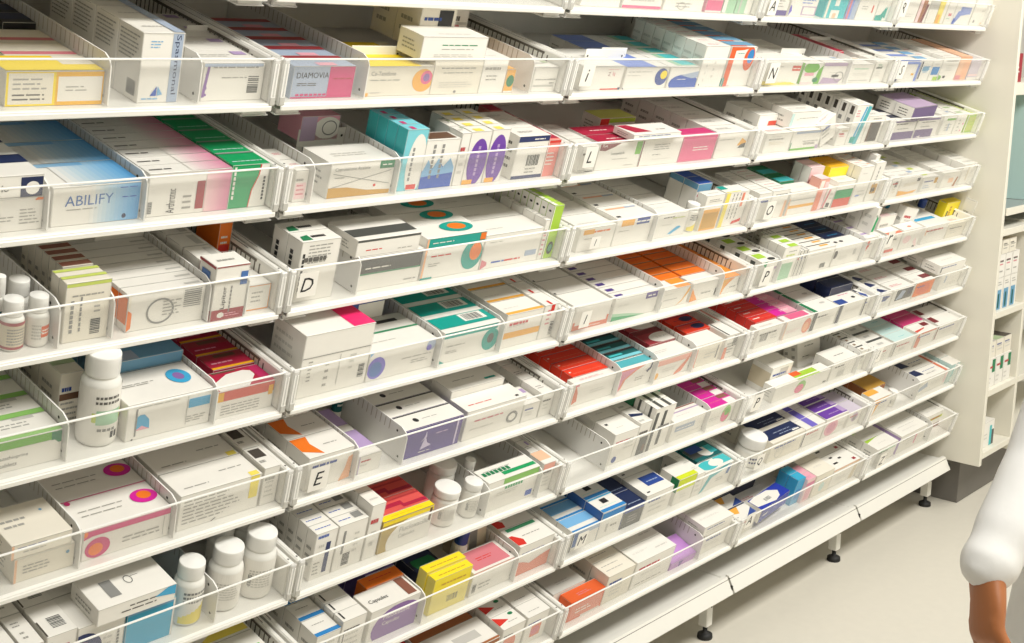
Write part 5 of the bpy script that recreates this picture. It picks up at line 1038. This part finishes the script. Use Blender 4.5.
mb = MB(); blob(mb, L(-.015, 0, 1.675), .086, .076, .074, M_HAIR); blob(mb, L(-.045, 0, 1.615), .062, .073, .085, M_HAIR); fuse('hair', mb, M_HAIR, per, .006)
mb = MB()
for s in (-1, 1): blob(mb, L(.098, s*.031, 1.618), .008, .013, .008, M_EYE); blob(mb, L(.1045, s*.031, 1.618), .003, .006, .006, M_HAIR)
mb.obj('eyes', per)
mb = MB(); blob(mb, L(.094, 0, 1.55), .009, .023, .007, M_LIP); mb.obj('mouth', per)
# coat: torso, flaring skirt and loose sleeves in one cloth surface
mb = MB()
tube(mb, spline([(L(0, 0, .50), .225, .175), (L(0, 0, .70), .205, .155), (L(0, 0, .92), .185, .135), (L(.01, 0, 1.10), .165, .120), (L(.01, 0, 1.25), .178, .125), (L(0, 0, 1.37), .160, .095), (L(0, 0, 1.43), .085, .070)]), M_COAT, lft, 32)
for s_, e_, w_ in ((S, E, WR), (S2, E2, W2)):
    tube(mb, [(L(0, 0, 1.33), .08, .075), (s_, .066, .066)], M_COAT, fwd)
    row = []; n = 16
    for i in range(n+1):
        t = i/n; p = s_.lerp(e_, t/.55) if t < .55 else e_.lerp(w_, (t-.55)/.45*1.02)
        r = .066-.031*t + (.0012*math.sin(t*38)+.0008*math.sin(t*71)) * (.4+t)
        row.append((p, r, r*.97))
    tube(mb, row, M_COAT, fwd, 24)
coat = fuse('coat', mb, M_COAT, per, .007, 3)
mb = MB()
for s in (-1, 1):
    a = [L(.065, s*.02, 1.30), L(.05, s*.075, 1.42), L(.0, s*.085, 1.46), L(.04, s*.055, 1.44), L(.085, s*.02, 1.35)]
    mb.poly(a, M_COAT, True); mb.poly([p+fwd*.004 for p in a[::-1]], M_COAT, True)
    for i in range(len(a)): mb.poly([a[i-1], a[i], a[i]+fwd*.004, a[i-1]+fwd*.004], M_COAT)
mb.obj('collar', coat)
mb = MB()
for s in (-1, 1):
    f0 = 0 if s > 0 else .03
    tube(mb, spline([(L(0, s*.07, .86), .105, .11), (L(.01+f0, s*.095, .66), .092, .098), (L(.02+f0, s*.10, .46), .078, .085), (L(f0-.01, s*.105, .11), .066, .075)]), M_TROU, lft, 22)
fuse('trousers', mb, M_TROU, per, .008)
for s, f0 in ((1, 0), (-1, .03)):
    mb = MB(); tube(mb, spline([(L(f0-.055, s*.108, .045), .040, .036), (L(f0+.02, s*.11, .05), .044, .044), (L(f0+.10, s*.113, .038), .050, .033), (L(f0+.165, s*.113, .030), .038, .024)]), M_SHOE, lft, 18)
    mb.obj('shoe', per)

# ---------------------------------------------------------------- light
def area(name, loc, rot, sx, sy, power, col):
    l = bpy.data.lights.new(name, 'AREA'); l.shape = 'RECTANGLE'; l.size = sx; l.size_y = sy; l.energy = power; l.color = col
    o = link(name, l); o.location = loc; o.rotation_euler = rot; return o
for i, x in enumerate((-.1, 1.5, 3.1)):
    area('ceiling_fluorescent', (x, -1.6, 2.7), (math.radians(22), 0, 0), 1.5, .7, (52, 58, 50)[i], (1, .975, .915))
wd = bpy.data.worlds.new('room_light'); SC.world = wd; wd.use_nodes = True
bg = wd.node_tree.nodes['Background']; bg.inputs[0].default_value = (1, .975, .91, 1); bg.inputs[1].default_value = .16

# ---------------------------------------------------------------- camera
f, pitch, yaw, roll = CAM[:4]
F = Vector((math.sin(yaw)*math.cos(pitch), math.cos(yaw)*math.cos(pitch), -math.sin(pitch)))
Rv = Vector((math.cos(yaw), -math.sin(yaw), 0)); U = Rv.cross(F)
R2 = Rv*math.cos(roll)+U*math.sin(roll); U2 = U*math.cos(roll)-Rv*math.sin(roll)
cd = bpy.data.cameras.new('camera'); cam = link('camera', cd); cd.sensor_width = 36; cd.lens = f*36/1024
cam.matrix_world = Matrix.Translation(cam_pos) @ Matrix((R2, U2, -F)).transposed().to_4x4()
cd.clip_start = .05; SC.camera = cam
SC.view_settings.view_transform = 'Standard'; SC.view_settings.look = 'None'; SC.view_settings.gamma = 1; SC.view_settings.use_curve_mapping = False
SC.view_settings.exposure = -0.42
SC.cycles.max_bounces = 8; SC.cycles.transparent_max_bounces = 16; SC.cycles.use_denoising = True
